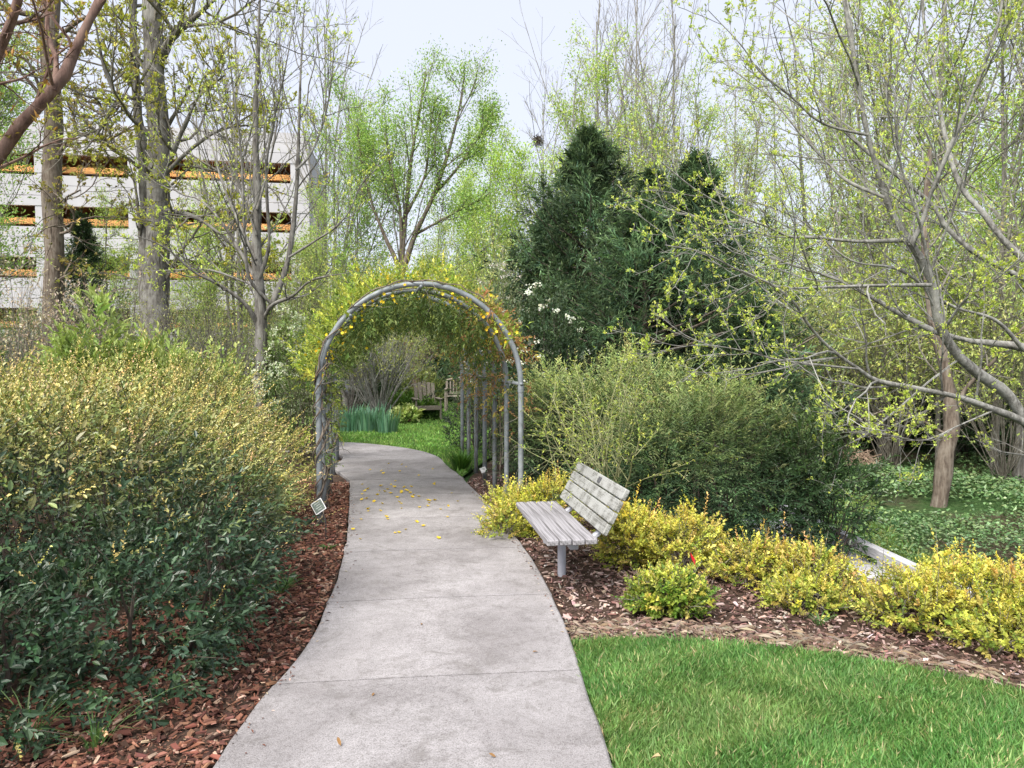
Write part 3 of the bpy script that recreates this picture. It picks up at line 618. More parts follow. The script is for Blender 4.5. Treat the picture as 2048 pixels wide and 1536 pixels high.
HE += [(x, y, 1.02 + .06 * _r.normal(), a_, a_, .34) for x, y, a_ in [(-2.3, 4.2, .42), (-3.1, 4.1, .5), (-2.6, 5.0, .5), (-3.5, 5.2, .55), (-2.35, 5.9, .4), (-3.2, 6.1, .5), (-4.1, 5.9, .6), (-2.7, 6.8, .4), (-3.6, 7.1, .5), (-4.5, 7.0, .6), (-3.1, 7.9, .42)]]
HE += [(-1.62, 4.5, .55, .26, .4, .3), (-1.92, 5.4, .6, .26, .4, .3), (-1.7, 3.95, .5, .28, .3, .26)]
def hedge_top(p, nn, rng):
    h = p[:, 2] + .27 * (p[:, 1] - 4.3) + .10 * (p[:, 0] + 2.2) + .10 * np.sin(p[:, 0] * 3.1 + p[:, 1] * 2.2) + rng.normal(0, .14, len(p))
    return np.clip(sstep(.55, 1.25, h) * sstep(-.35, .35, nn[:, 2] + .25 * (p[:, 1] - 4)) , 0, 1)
def hedge_buds(rng, p, nn, d, Ls, top):
    k = np.where((rng.random(len(p)) < .65 * top[:, 0]) | (rng.random(len(p)) < .03))[0]; out = []
    b = p[k] + nrm(d[k]) * Ls[k][:, None] * .55; dd = nrm(d[k]) + np.array([0, 0, .25])
    c = pal(rng, len(k), [(.62, .50, .19), (.56, .48, .15), (.66, .46, .25), (.50, .47, .17)], [3, 3, 1, 2], .15)
    out.append(leaves(*sprigs(rng, b, dd, Ls[k] * .95, 17, .017, .010, c, c, 50)))
    return out
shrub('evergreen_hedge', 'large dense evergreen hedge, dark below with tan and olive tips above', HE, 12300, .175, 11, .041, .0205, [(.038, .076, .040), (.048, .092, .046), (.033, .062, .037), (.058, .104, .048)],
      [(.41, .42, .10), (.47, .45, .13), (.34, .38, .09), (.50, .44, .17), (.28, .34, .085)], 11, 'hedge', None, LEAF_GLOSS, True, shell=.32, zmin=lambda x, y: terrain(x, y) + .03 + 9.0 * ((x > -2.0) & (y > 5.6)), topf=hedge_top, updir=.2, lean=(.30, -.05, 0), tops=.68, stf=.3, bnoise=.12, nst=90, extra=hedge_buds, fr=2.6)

# --- golden shrubs
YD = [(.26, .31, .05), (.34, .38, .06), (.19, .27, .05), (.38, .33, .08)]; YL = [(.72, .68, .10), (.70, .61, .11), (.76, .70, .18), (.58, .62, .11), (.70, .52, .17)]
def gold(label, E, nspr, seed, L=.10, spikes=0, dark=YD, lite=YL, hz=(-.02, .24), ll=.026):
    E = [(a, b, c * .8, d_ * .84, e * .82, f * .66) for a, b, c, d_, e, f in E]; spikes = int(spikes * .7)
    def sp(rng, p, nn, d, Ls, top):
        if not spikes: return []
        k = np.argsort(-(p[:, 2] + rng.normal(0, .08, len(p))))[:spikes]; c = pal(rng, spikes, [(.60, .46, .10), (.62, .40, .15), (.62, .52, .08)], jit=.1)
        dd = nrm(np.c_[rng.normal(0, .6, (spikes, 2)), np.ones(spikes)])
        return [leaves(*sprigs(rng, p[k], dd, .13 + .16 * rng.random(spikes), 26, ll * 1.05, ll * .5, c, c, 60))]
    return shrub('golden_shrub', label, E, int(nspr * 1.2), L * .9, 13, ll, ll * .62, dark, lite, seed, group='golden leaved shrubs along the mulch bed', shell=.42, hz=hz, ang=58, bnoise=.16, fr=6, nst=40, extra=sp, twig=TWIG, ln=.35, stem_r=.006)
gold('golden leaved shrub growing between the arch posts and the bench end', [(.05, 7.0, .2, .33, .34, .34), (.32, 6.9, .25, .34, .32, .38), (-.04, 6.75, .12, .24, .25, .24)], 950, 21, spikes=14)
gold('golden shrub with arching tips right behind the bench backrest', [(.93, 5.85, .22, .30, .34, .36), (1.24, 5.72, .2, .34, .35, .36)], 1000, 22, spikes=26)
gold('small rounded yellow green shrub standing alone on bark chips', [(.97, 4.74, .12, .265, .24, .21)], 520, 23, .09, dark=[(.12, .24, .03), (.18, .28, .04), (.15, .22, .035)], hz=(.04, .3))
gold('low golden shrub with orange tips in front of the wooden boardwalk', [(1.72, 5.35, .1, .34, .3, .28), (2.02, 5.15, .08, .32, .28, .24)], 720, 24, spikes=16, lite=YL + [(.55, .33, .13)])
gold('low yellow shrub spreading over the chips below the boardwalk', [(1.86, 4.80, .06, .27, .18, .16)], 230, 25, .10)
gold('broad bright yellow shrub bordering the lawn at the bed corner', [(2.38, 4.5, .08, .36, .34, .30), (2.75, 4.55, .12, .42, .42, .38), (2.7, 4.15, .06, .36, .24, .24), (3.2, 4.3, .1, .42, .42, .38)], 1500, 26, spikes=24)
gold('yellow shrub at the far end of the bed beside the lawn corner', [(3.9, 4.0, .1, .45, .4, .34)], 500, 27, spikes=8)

# --- dark feathery evergreens behind the bench
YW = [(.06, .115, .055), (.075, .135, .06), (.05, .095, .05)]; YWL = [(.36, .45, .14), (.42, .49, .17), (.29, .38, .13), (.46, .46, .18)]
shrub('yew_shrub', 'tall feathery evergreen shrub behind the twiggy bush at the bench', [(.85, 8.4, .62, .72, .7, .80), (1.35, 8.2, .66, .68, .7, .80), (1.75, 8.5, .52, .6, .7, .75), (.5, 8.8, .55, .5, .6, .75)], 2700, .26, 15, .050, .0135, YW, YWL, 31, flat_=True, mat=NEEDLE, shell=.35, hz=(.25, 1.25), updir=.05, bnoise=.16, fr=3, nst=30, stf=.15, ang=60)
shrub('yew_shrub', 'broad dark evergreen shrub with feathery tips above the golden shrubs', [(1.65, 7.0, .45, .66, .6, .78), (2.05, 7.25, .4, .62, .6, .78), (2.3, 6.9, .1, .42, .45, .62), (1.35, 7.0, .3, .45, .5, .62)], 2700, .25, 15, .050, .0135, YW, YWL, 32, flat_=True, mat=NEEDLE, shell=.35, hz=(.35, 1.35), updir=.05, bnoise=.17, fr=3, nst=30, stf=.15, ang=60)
shrub('leafy_evergreen', 'slender leafy evergreen bush with bare legs beside the woodland slope', [(2.62, 6.9, .5, .34, .36, .52), (2.85, 6.8, .3, .3, .3, .45)], 420, .2, 12, .062, .02, [(.035, .075, .03), (.045, .09, .035)], [(.10, .17, .045), (.13, .18, .05)], 33, mat=LEAF_GLOSS, shell=.6, hz=(.6, 1.6), nst=22, bnoise=.2)
BXD = [(.022, .045, .022), (.03, .055, .024), (.02, .038, .02)]; BXL = [(.06, .10, .03), (.08, .11, .035)]
for i, (lab, E) in enumerate([('dark evergreen bush behind the near right arch posts', [(.62, 8.7, .5, .42, .5, .6), (.55, 9.4, .5, .42, .45, .6)]), ('dark evergreen bush behind the middle right arch posts', [(.36, 10.3, .5, .44, .5, .6), (.2, 11.0, .5, .42, .45, .58)]),
                         ('dark rounded bush at the far right end of the arch', [(-.15, 12.2, .5, .5, .5, .6), (-.62, 13.1, .42, .5, .5, .58)])]):
    shrub('boxwood', lab, E, 1100, .14, 10, .035, .018, BXD, BXL, 34 + i, mat=LEAF_GLOSS, group='dark bushes along the arch', nst=20, hz=(.5, 1.1))
# grass-like clump at the far right arch foot
def clump(name, label, c, n, h, wd, cols, seed, spread=.2, lean=.35, cat='plant', rad=.1):
    rng = np.random.default_rng(seed); r = root(name, c, label, cat); a = rng.random(n) * 6.28; q = rad * np.sqrt(rng.random(n)); b = np.c_[np.cos(a) * q, np.sin(a) * q, 0 * a] + np.array(c)
    d = nrm(np.c_[np.cos(a) * lean * rng.random(n) * 1.5, np.sin(a) * lean * rng.random(n) * 1.5, np.ones(n)]); H = h * np.exp(rng.normal(0, .2, n)); t = np.linspace(0, 1, 5)
    ax = b[:, None] + d[:, None] * (H[:, None] * t)[..., None] + (np.c_[np.cos(a), np.sin(a), -.6 + 0 * a] * (lean * H)[:, None])[:, None] * (t ** 2.5)[None, :, None]
    s = np.c_[-np.sin(a), np.cos(a), 0 * a][:, None] * (wd * np.array([.7, 1, 1, .7, .08]))[None, :, None] / 2
    V = np.stack([ax - s, ax + s], 2).reshape(-1, 3); o = (np.arange(n) * 10)[:, None]; F = np.concatenate([o + np.array([[2*k, 2*k+1, 2*k+3, 2*k+2]]) for k in range(4)])
    wobj('blades', V, [F], GRASS, r, 'stuff', np.repeat(pal(rng, n, cols, jit=.15), 10, 0)); return r
g = G(922, 940); clump('grass_clump', 'bright green grassy clump at the foot of the far arch posts', (g[0], g[1], 0), 240, .30, .011, [(.07, .17, .03), (.10, .21, .04)], 41)
# --- small weeds at the hedge foot
for i, (u, v, h) in enumerate([(560, 1190, .12), (575, 1175, .10), (655, 1100, .06), (190, 1500, .22), (60, 1490, .26), (1640, 1250, .09)]):
    g = G(u, v)
    lab = ['small green weed with broad blades on the chips by the hedge', 'tiny bright weed on the chips by the hedge', 'tiny weed on bark chips near the dark plant sign', 'wispy grass weed at the foot of the tall hedge', 'wispy pale weed under the near end of the tall hedge', 'grey green seedling on chips under the golden shrubs'][i]
    clump('weed', lab, (g[0], g[1], 0), 26, h, .012 if i < 3 else .006, [(.09, .19, .06), (.13, .22, .08)], 50 + i, rad=.03, lean=.5)

# --- twiggy shrub behind the bench (green stems)
def twiggy(name, label, base, height, spread, nst, seed, twig, leafc=None, nleaf=6, ll=.02, m1=7, m2=4, group=None, cat='shrub', up=.10, r0=.011, t0=.3, fr1=.42):
    rng = np.random.default_rng(seed); r = root(name, base, label, cat, group)
    a = rng.random(nst) * 6.28; k = np.sqrt(rng.random(nst)); tip = np.array(base) + np.c_[np.cos(a) * spread * k, np.sin(a) * spread * k, height * (1 - .25 * k + .12 * rng.normal(size=nst))]
    Q0 = stems_in(rng, base, tip, r0, 8, .003); Q1 = spawn(rng, *Q0, m1, t0, 1, 32, 10, fr1, n=4, up=up, rend=.0015); Q2 = spawn(rng, *Q1, m2, .25, 1, 38, 12, .45, n=3, up=up, rend=.0012)
    v, f = catbatch([Q0, Q1, Q2], [5, 3, 3]); wobj('stems', v, f, twig, r, 'stuff')
    if leafc:
        ps, ts = zip(on_branch(rng, Q1[0], nleaf), on_branch(rng, Q2[0], nleaf)); p, t = np.concatenate(ps), np.concatenate(ts); m = len(p)
        V, F, C = leaves(p, t + rng.normal(0, .6, (m, 3)), np.array([0, 0, 1.0]) + rng.normal(0, .5, (m, 3)), ll * np.exp(rng.normal(0, .3, m)), ll * .5, pal(rng, m, leafc)); wobj('foliage', V, F, LEAF, r, 'stuff', C)
    return r
twiggy('twiggy_shrub', 'loose twiggy shrub with pale green stems behind the bench', (.88, 6.75, 0), 1.42, 1.0, 12, 61, TWIG_GREEN, [(.34, .42, .08), (.44, .48, .11), (.26, .34, .07)], 5, .024, 7, 5, up=.03, fr1=.5)

# ------------------------------------------------------------------ vine over the arch
rng = np.random.default_rng(71); vine = root('climbing_vine', (AF[0], AF[1], .0), 'flowering jessamine vine draped over the arch with yellow blooms', 'vine')
def vault(n, s0, s1, a0, a1, r0, r1, drop=0.0, ac=None):
    s = s0 + (s1 - s0) * rng.random(n); th = np.radians(a0 + (a1 - a0) * rng.random(n)) if ac is None else np.radians(rng.normal(ac[0], ac[1], n)); rr = r0 + (r1 - r0) * rng.random(n)
    clumpy = 1 + .07 * np.sin(5.1 * s + 3 * th) * np.sin(7.3 * th + 1.7 * s); p = arch_pt(s, th, rr * clumpy); p[:, 2] -= drop * rng.random(n) ** 2
    c = arch_pt(s, th, .1); return p, nrm(p - c), th
cl = []
VG = [(.10, .16, .045), (.14, .20, .055), (.08, .125, .04), (.20, .24, .065)]; VY = [(.36, .42, .08), (.30, .38, .07), (.50, .50, .09), (.25, .34, .06)]; VB = [(.36, .20, .09), (.42, .26, .11), (.30, .15, .07), (.44, .37, .09)]
def vsprig(n, s0, s1, a0, a1, r0, r1, cols, wts, hang, L=.16, drop=0.0, ac=None, ll=.042):
    p, o, th = vault(n, s0, s1, a0, a1, r0, r1, drop, ac); d = o * (.5 - hang) + np.array([0, 0, .25 - hang]) + rng.normal(0, .35, p.shape)
    c = pal(rng, n, cols, wts); br_ = (rng.random(n) < .18 * sstep(1.35, .5, th))[:, None]; c = np.where(br_, pal(rng, n, VB), c)
    cl.append(leaves(*sprigs(rng, p, d, L * np.exp(rng.normal(0, .3, n)), 9, ll * 1.1, ll * .46, c, c, 48)))
vsprig(1050, -.02, 4.7, 22, 158, .98, 1.06, VG + VY, [1, 1, .5, 1, 2, 2, 2, 2], 0)                    # outer skin
vsprig(480, -.10, 2.5, 60, 125, 1.01, 1.09, VY, None, -.25, .15)                                       # bright tips on the crown
vsprig(760, .02, 1.6, 42, 150, .80, .99, VG, None, .9, .19, .10)                                       # hanging below the near hoops
vsprig(1500, .5, 4.7, 18, 162, .84, .99, VG, None, .7, .18, .10)
vsprig(680, -.12, 2.6, 118, 178, .98, 1.18, VY + VG[:2], [2, 2, 1.5, 2, .6, .6], -.1, .17)              # left shoulder
vsprig(420, -.05, 2.0, 12, 60, .98, 1.12, VG + VY + VB, [1, 1, 1, 1, 1, 1, 1, 1, 2, 2, 2, 2], .2, .15)
vsprig(170, .1, 4.6, -3, 14, .93, 1.06, VG + VB, None, .6, .18, .55)                                     # trailing down the right side
vsprig(260, .1, 4.6, 166, 184, .93, 1.12, VG + VY[:2], None, .6, .18, .9)
V, F = merge([(a, b) for a, b, c in cl]); C = np.concatenate([c for a, b, c in cl]); wobj('foliage', V, F, LEAF, vine, 'stuff', C)
# flowers: five-petalled trumpets
p, o, th = vault(330, -.14, 3.2, 25, 165, .9, 1.13); p2, o2, _ = vault(60, -.1, 1.2, 100, 180, .92, 1.15, .4); p, o = np.vstack([p, p2]), np.vstack([o, o2]); m = len(p)
ax_ = nrm(np.c_[rng.normal(0, .5, m), -np.ones(m), rng.normal(.1, .5, m)]); u = perp(ax_); v_ = np.cross(ax_, u); a = np.arange(5) * 1.2566
pet = (u[:, None] * np.cos(a)[:, None] + v_[:, None] * np.sin(a)[:, None]) + ax_[:, None] * .5
V, F, C = leaves(np.repeat(p, 5, 0), pet.reshape(-1, 3), np.repeat(ax_, 5, 0), .020, .016, np.repeat(pal(rng, m, [(.80, .64, .04), (.84, .70, .08), (.78, .56, .03)], jit=.08), 5, 0)); wobj('flowers', V, F, PETAL, vine, 'stuff', C)
# stems: twining up the left posts, running along the vault, hanging strands
st = []
for k in range(7):
    for j, (turn, off, h) in enumerate([(5, 0, 1.9), (3.2, 2, 1.7), (4, 4, 1.5)] if k < 3 else [(3, 1, 1.7)]):
        t = np.linspace(0, 1, 40); c = arch_pt(np.full(40, STEPH * k), np.full(40, np.pi)); z = t * h; th = np.pi - np.maximum(0, (z - SPR) / HW); b = arch_pt(np.full(40, STEPH * k), th); b[:, 2] = np.where(z < SPR, z, b[:, 2])
        rr = .045 + .012 * np.sin(t * 17 + j); b[:, 0] += np.cos(t * turn * 6.28 + off) * rr; b[:, 1] += np.sin(t * turn * 6.28 + off) * rr; st.append((b, .011 - .002 * j, .006))
    for j in range(3):
        t = np.linspace(0, 1, 24); th = np.radians(178 - 150 * t * rng.uniform(.7, 1)); b = arch_pt(np.full(24, STEPH * k) + .25 * np.sin(t * 5 + j * 2) + .1 * j, th, 1.02); b += rng.normal(0, .012, b.shape); st.append((b, .009, .004))
for j in range(16):
    t = np.linspace(0, 1, 12); s = rng.uniform(0, 4.5); b = arch_pt(np.full(12, s), np.full(12, rng.uniform(-.1, .25)), 1.03); b[:, 2] = b[0, 2] * (1 - t * rng.uniform(.5, 1.0)); b[:, :2] += np.cumsum(rng.normal(0, .012, (12, 2)), 0); st.append((b, .006, .003))
Q = batch(st, 40); v, f = tubes(*Q, 5); wobj('stems', v, f, BARK_BROWN, vine, 'stuff', smooth=True)
Q = spawn(rng, *Q, 7, .3, 1, 60, 20, absl=.3, shrink=.2, n=5, up=-.1, jit=.25, rend=.0015); v, f = tubes(*Q, 3); wobj('tendrils', v, f, TWIG, vine, 'stuff')

# ------------------------------------------------------------------ trees
def tree(name, label, lines, seed, bark, twig, lv, leaf=None, group=None, origin=None, sides=10, cat='tree', nmain=16, tsel=None):
    """lines = [(points, r0, r1)]; lv = list of dicts for spawn; leaf = dict(on=[levels], m=, ll=, lw=, cols=, wts=, cluster=)"""
    rng = np.random.default_rng(seed); b0 = np.asarray(lines[0][0][0] if origin is None else origin, float); r = root(name, b0, label, cat, group)
    Pm, Rm = batch(lines, nmain); Pj = Pm.copy()
    v, f = tubes(Pj, Rm, sides); ctr = np.repeat(Pj.reshape(-1, 3), sides, 0); e = v - ctr; ph = rng.random(3) * 6
    rr = np.linalg.norm(e, axis=1, keepdims=True); kk = 1.1 / np.maximum(rr[:, 0], .03); lump = .10 * np.sin(v[:, 2] * 5.3 + ph[0] + v[:, 0] * 7) + .08 * np.sin(v[:, 2] * 13 + v[:, 1] * 11 + ph[1]) + .05 * rng.normal(size=len(v))
    v = ctr + e * (1 + lump)[:, None]; wobj('trunk', v, f, bark, r, smooth=True)
    lev = [(Pm if tsel is None else Pm[tsel], Rm if tsel is None else Rm[tsel])]; outs = []
    for d in lv:
        d = dict(d); src = lev[d.pop('src', -1)]; q = spawn(rng, *src, **d); lev.append(q); outs.append(q)
    if outs:
        v, f = catbatch(outs, [5, 3, 3, 3][:len(outs)]); wobj('branches', v, f, twig, r, 'stuff')
    if leaf:
        ps, ts = [], []
        for on, m, t0 in leaf['on']:
            p, t = on_branch(rng, lev[on][0], m, t0); ps.append(p); ts.append(t)
        p, t = np.concatenate(ps), np.concatenate(ts); k = leaf.get('cluster', 1); n0 = len(p)
        keep = rng.random(n0) < leaf.get('keep', 1)
        if 'mask' in leaf: keep &= leaf['mask'](p, rng)
        p, t = p[keep], t[keep]; n0 = len(p); c = pal(rng, n0, leaf['cols'], leaf.get('wts'), .15)
        p, t, c = np.repeat(p, k, 0), np.repeat(t, k, 0), np.repeat(c, k, 0); m = len(p); sp = leaf.get('spread', .5)
        if k > 1: p = p + rng.normal(0, leaf['ll'] * leaf.get('scat', .25), (m, 3))
        V, F, C = leaves(p, t + rng.normal(0, sp, (m, 3)) + np.array([0, 0, leaf.get('up', .1)]), np.array([0, 0, .6]) + rng.normal(0, .6, (m, 3)), leaf['ll'] * np.exp(rng.normal(0, .3, m)), leaf['lw'] * np.exp(rng.normal(0, .25, m)), c * np.exp(rng.normal(0, .12, (m, 1))))
        wobj('foliage', V, F, LEAF, r, 'stuff', C)
    return r
def pxl(pts, Y0, Y1=None):
    n = len(pts); Y1 = Y0 if Y1 is None else Y1; return [P(u, v, Y0 + (Y1 - Y0) * i / max(1, n - 1)) for i, (u, v) in enumerate(pts)]
YG = [(.48, .58, .11), (.58, .64, .15), (.40, .50, .09)]
# --- right foreground tree: pale limbs sweeping in from the right
tb = np.array([5.75, 7.2, -.9]); TR = [([tb, tb + [-.35, 0, .8], tb + [-.62, 0, 1.6], tb + [-.55, .1, 2.6], tb + [-.4, .2, 4.2], tb + [-.5, .3, 6.5]], .15, .05)]
def lim(pts, Y0, Y1, r0, r1): TR.append((pxl(pts, Y0, Y1), r0 * .64, r1 * .64))
lim([(2110, 930), (2048, 838), (2013, 786), (1970, 757), (1928, 723), (1904, 695), (1885, 664), (1873, 625), (1865, 570), (1850, 535), (1822, 488), (1795, 449), (1773, 398), (1756, 344), (1736, 273), (1721, 195), (1709, 117), (1690, 10), (1680, -70)], 7.1, 6.5, .085, .018)
lim([(2110, 900), (2048, 845), (1990, 820), (1912, 793), (1834, 777), (1756, 762), (1717, 738), (1678, 711), (1639, 676), (1611, 641), (1588, 605), (1545, 570), (1480, 540)], 7.1, 5.9, .060, .010)
lim([(2130, 720), (2048, 695), (1990, 687), (1932, 680), (1873, 664), (1834, 645), (1795, 625), (1736, 590), (1678, 560), (1600, 535), (1500, 500)], 7.2, 7.9, .065, .010)
lim([(1861, 570), (1756, 571), (1639, 575), (1560, 574), (1482, 543), (1404, 505), (1330, 490)], 6.75, 5.6, .026, .006)
lim([(1812, 480), (1717, 483), (1631, 475), (1580, 473), (1529, 451), (1482, 434), (1436, 406), (1385, 375), (1320, 322)], 6.7, 6.0, .028, .006)
lim([(1736, 270), (1678, 258), (1631, 238), (1580, 191), (1521, 145), (1482, 90), (1416, 20)], 6.6, 6.2, .020, .005)
lim([(1822, 490), (1842, 449), (1861, 390), (1873, 360), (1896, 305), (1920, 250), (1951, 176), (1971, 125), (2000, 30), (2010, -60)], 6.7, 6.2, .034, .012)
lim([(2130, 600), (2048, 558), (1990, 527), (1932, 492), (1892, 453), (1865, 410), (1795, 351), (1730, 300), (1660, 225), (1600, 120), (1570, 20)], 7.2, 7.8, .05, .008)
lim([(2130, 590), (2048, 520), (1998, 469), (1963, 422), (1931, 387), (1908, 340), (1889, 266), (1873, 176), (1850, 60), (1840, -40)], 7.2, 8.0, .055, .015)
lim([(1768, 395), (1697, 363), (1658, 328), (1600, 266), (1545, 199), (1498, 164), (1440, 120)], 6.6, 7.2, .022, .005)
lim([(1865, 565), (1845, 470), (1834, 430), (1810, 360), (1795, 290), (1790, 200), (1800, 60)], 6.75, 6.2, .022, .007)
lim([(1885, 664), (1930, 600), (1990, 560), (2060, 500)], 6.8, 6.0, .02, .008)
lim([(1717, 738), (1640, 730), (1560, 720), (1480, 700), (1400, 690), (1320, 702)], 6.4, 5.6, .016, .004)
lim([(2048, 700), (1990, 640), (1900, 610), (1800, 540), (1700, 520), (1600, 440), (1500, 400)], 7.2, 6.6, .03, .006)
lim([(1990, 820), (1920, 850), (1850, 880), (1780, 870), (1700, 850)], 6.9, 6.2, .014, .004)
tree('budding_tree', 'pale smooth limbed tree with opening buds reaching over the woodland slope', TR, 81, BARK_PALE, BARK_PALE,
     [dict(m=12, t0=.22, ang=42, frac=.34, n=7, up=.05, jit=.13, rend=.0025, rmax=.010, shrink=.45), dict(m=6, t0=.2, ang=42, frac=.42, n=5, up=.08, jit=.13, rend=.0018), dict(m=3, t0=.3, ang=45, frac=.40, n=3, up=.10, jit=.12, rend=.0016)],
     dict(on=[(2, 3, .3), (3, 4, .4), (3, 1, .97)], ll=.0205, lw=.0115, cols=YG, cluster=3, keep=.46, up=.35, scat=.3, spread=.55), sides=12, nmain=44)

# --- foreground limb entering from the left, reddish bark
LT = [([np.array([-5.0, 5.6, -.05]), np.array([-4.95, 5.7, 1.0]), np.array([-4.75, 5.8, 2.0]), P(-170, 480, 5.9), P(-60, 375, 6), P(0, 308, 6), P(60, 225, 6), P(108, 182, 6), P(140, 130, 6.1), P(166, 60, 6.2), P(205, -5, 6.3), P(250, -120, 6.5)], .085, .030),
      (pxl([(-170, 480), (-90, 260), (-30, 170), (8, 80), (36, 0), (60, -120)], 5.9, 5.6), .045, .025), (pxl([(108, 182), (112, 120), (95, 60), (100, -40)], 6.0, 6.4), .020, .014)]
tree('leaning_tree', 'reddish brown bare limbs of a tree leaning in above the tall hedge', LT, 82, BARK_RED, BARK_RED, [dict(m=8, t0=.4, ang=50, frac=.22, n=7, up=.05, jit=.2, rend=.003, rmax=.014), dict(m=5, t0=.2, ang=45, frac=.5, n=5, up=.05, jit=.2, rend=.002), dict(m=3, t0=.3, ang=45, frac=.45, n=3, up=.05, jit=.15, rend=.0015)],
     dict(on=[(3, 2, .4)], ll=.045, lw=.018, cols=[(.30, .24, .05), (.34, .20, .06), (.28, .28, .06)], cluster=3, keep=.35), nmain=22)
# --- forked young tree behind the hedge
T3 = [([P(522, 890, 13), P(522, 745, 13), P(523, 660, 13), P(520, 600, 13), P(513, 500, 13.1), P(515, 400, 13.1), P(511, 250, 13.2), P(516, 100, 13.2), P(522, -60, 13.2)], .135, .012)]
for pts, Y1, r0 in [([(518, 655), (492, 610), (440, 570), (390, 545), (330, 495), (270, 470)], 12.0, .055), ([(512, 560), (478, 500), (440, 440), (400, 400), (350, 380), (290, 300)], 13.8, .05), ([(548, 612), (515, 580), (495, 545), (488, 440), (484, 330), (470, 200), (450, 60)], 12.3, .045),
                    ([(518, 560), (538, 490), (534, 400), (534, 320), (548, 240), (572, 130), (590, 20)], 12.4, .045), ([(527, 640), (545, 610), (585, 592), (625, 560), (700, 545)], 12.0, .05), ([(535, 628), (560, 570), (577, 515), (590, 420), (596, 320), (600, 180), (606, 60), (612, -40)], 13.6, .075),
                    ([(577, 515), (630, 482), (670, 455), (700, 420), (722, 370), (760, 330)], 12.6, .032), ([(592, 340), (620, 310), (645, 250), (660, 180), (672, 60)], 13.4, .03), ([(512, 520), (450, 380), (420, 280), (390, 200), (330, 120)], 14.2, .035), ([(514, 420), (545, 300), (560, 180), (556, 40)], 14, .03), ([(505, 570), (420, 540), (350, 540), (270, 545)], 13.6, .03), ([(513, 470), (470, 340), (440, 200), (420, 60)], 13, .03)]:
    T3.append((pxl(pts, 13, Y1), r0 * .72, .006))
tree('forked_tree', 'slim grey tree forking low into many upright branches behind the hedge', T3, 83, BARK_GREY, BARK_GREY,
     [dict(m=9, t0=.22, ang=38, frac=.36, n=7, up=.12, jit=.12, rend=.004, rmax=.014), dict(m=5, t0=.2, ang=38, frac=.45, n=5, up=.10, jit=.12, rend=.003), dict(m=3, t0=.3, ang=40, frac=.45, n=3, up=.1, rend=.0025)],
     dict(on=[(2, 3, .3), (3, 3, .4)], ll=.042, lw=.02, cols=YG, cluster=2, keep=.42, up=.3), nmain=30, sides=10)
# --- two big trunks in front of the garage
T1 = [([P(106, 760, 22), P(106, 650, 22), P(108, 500, 22), P(104, 350, 22), P(106, 200, 22), P(100, 60, 22), P(106, -80, 22.2), P(110, -300, 22.5)], .28, .20)]
for pts, r0 in [([(104, 330), (150, 270), (210, 280), (270, 250)], .07), ([(104, 250), (60, 130), (20, 110), (-40, 105)], .07), ([(102, 40), (70, 30), (20, 20), (-60, -30)], .1), ([(108, 470), (140, 460), (148, 430), (130, 400), (160, 380)], .05), ([(102, 90), (160, 40), (220, 30), (300, 60)], .07), ([(104, 200), (150, 200), (220, 230), (260, 170)], .06)]: T1.append((pxl(pts, 22, 21), r0, .02))
tree('tall_tree', 'tall straight brown trunk in front of the garage with sparse young leaves', T1, 84, BARK_BROWN, BARK_BROWN, [dict(m=6, t0=.15, ang=55, frac=.5, absl=2.4, n=7, up=.0, jit=.22, rend=.012, rmax=.06), dict(m=6, t0=.2, ang=48, frac=.5, n=6, up=.05, jit=.2, rend=.008), dict(m=4, t0=.3, ang=45, frac=.5, n=3, up=.05, jit=.15, rend=.006)],
     dict(on=[(2, 2, .3), (3, 3, .4)], ll=.09, lw=.045, cols=[(.30, .33, .08), (.36, .28, .08), (.26, .24, .08)], cluster=3, keep=.5), nmain=18, sides=12)
T2 = [([P(312, 760, 20), P(312, 640, 20), P(314, 500, 20), P(318, 380, 20), P(316, 240, 20), P(306, 110, 20), P(304, -20, 20.2), P(300, -250, 20.6)], .33, .20), ([P(300, 700, 20.4), P(288, 560, 20.6), P(292, 420, 20.8), P(284, 300, 20.8), P(270, 150, 21), P(262, -100, 21)], .17, .09)]
for pts, r0 in [([(316, 130), (345, 75), (390, 35), (450, -20)], .13), ([(330, 340), (370, 250), (400, 190), (450, 150)], .08), ([(318, 420), (380, 430), (430, 460), (500, 520)], .07), ([(310, 280), (250, 220), (210, 140), (190, 40)], .08), ([(306, 200), (240, 200), (200, 260), (170, 300)], .06), ([(318, 360), (380, 300), (440, 260), (500, 250)], .06)]: T2.append((pxl(pts, 20, 19.2), r0, .02))
tree('tall_tree', 'thick grey double trunk with yellow green leaves in front of the garage', T2, 85, BARK_GREY, TWIG, [dict(m=9, t0=.12, ang=52, absl=2.6, n=7, up=.06, jit=.18, rend=.01, rmax=.06), dict(m=7, t0=.2, ang=45, frac=.45, n=6, up=.05, jit=.18, rend=.007), dict(m=4, t0=.3, ang=45, frac=.5, n=3, up=.05, jit=.15, rend=.005)],
     dict(on=[(2, 3, .3), (3, 4, .3)], ll=.085, lw=.045, cols=[(.40, .42, .07), (.46, .45, .09), (.33, .37, .07)], cluster=3, keep=.5), nmain=18, sides=12)
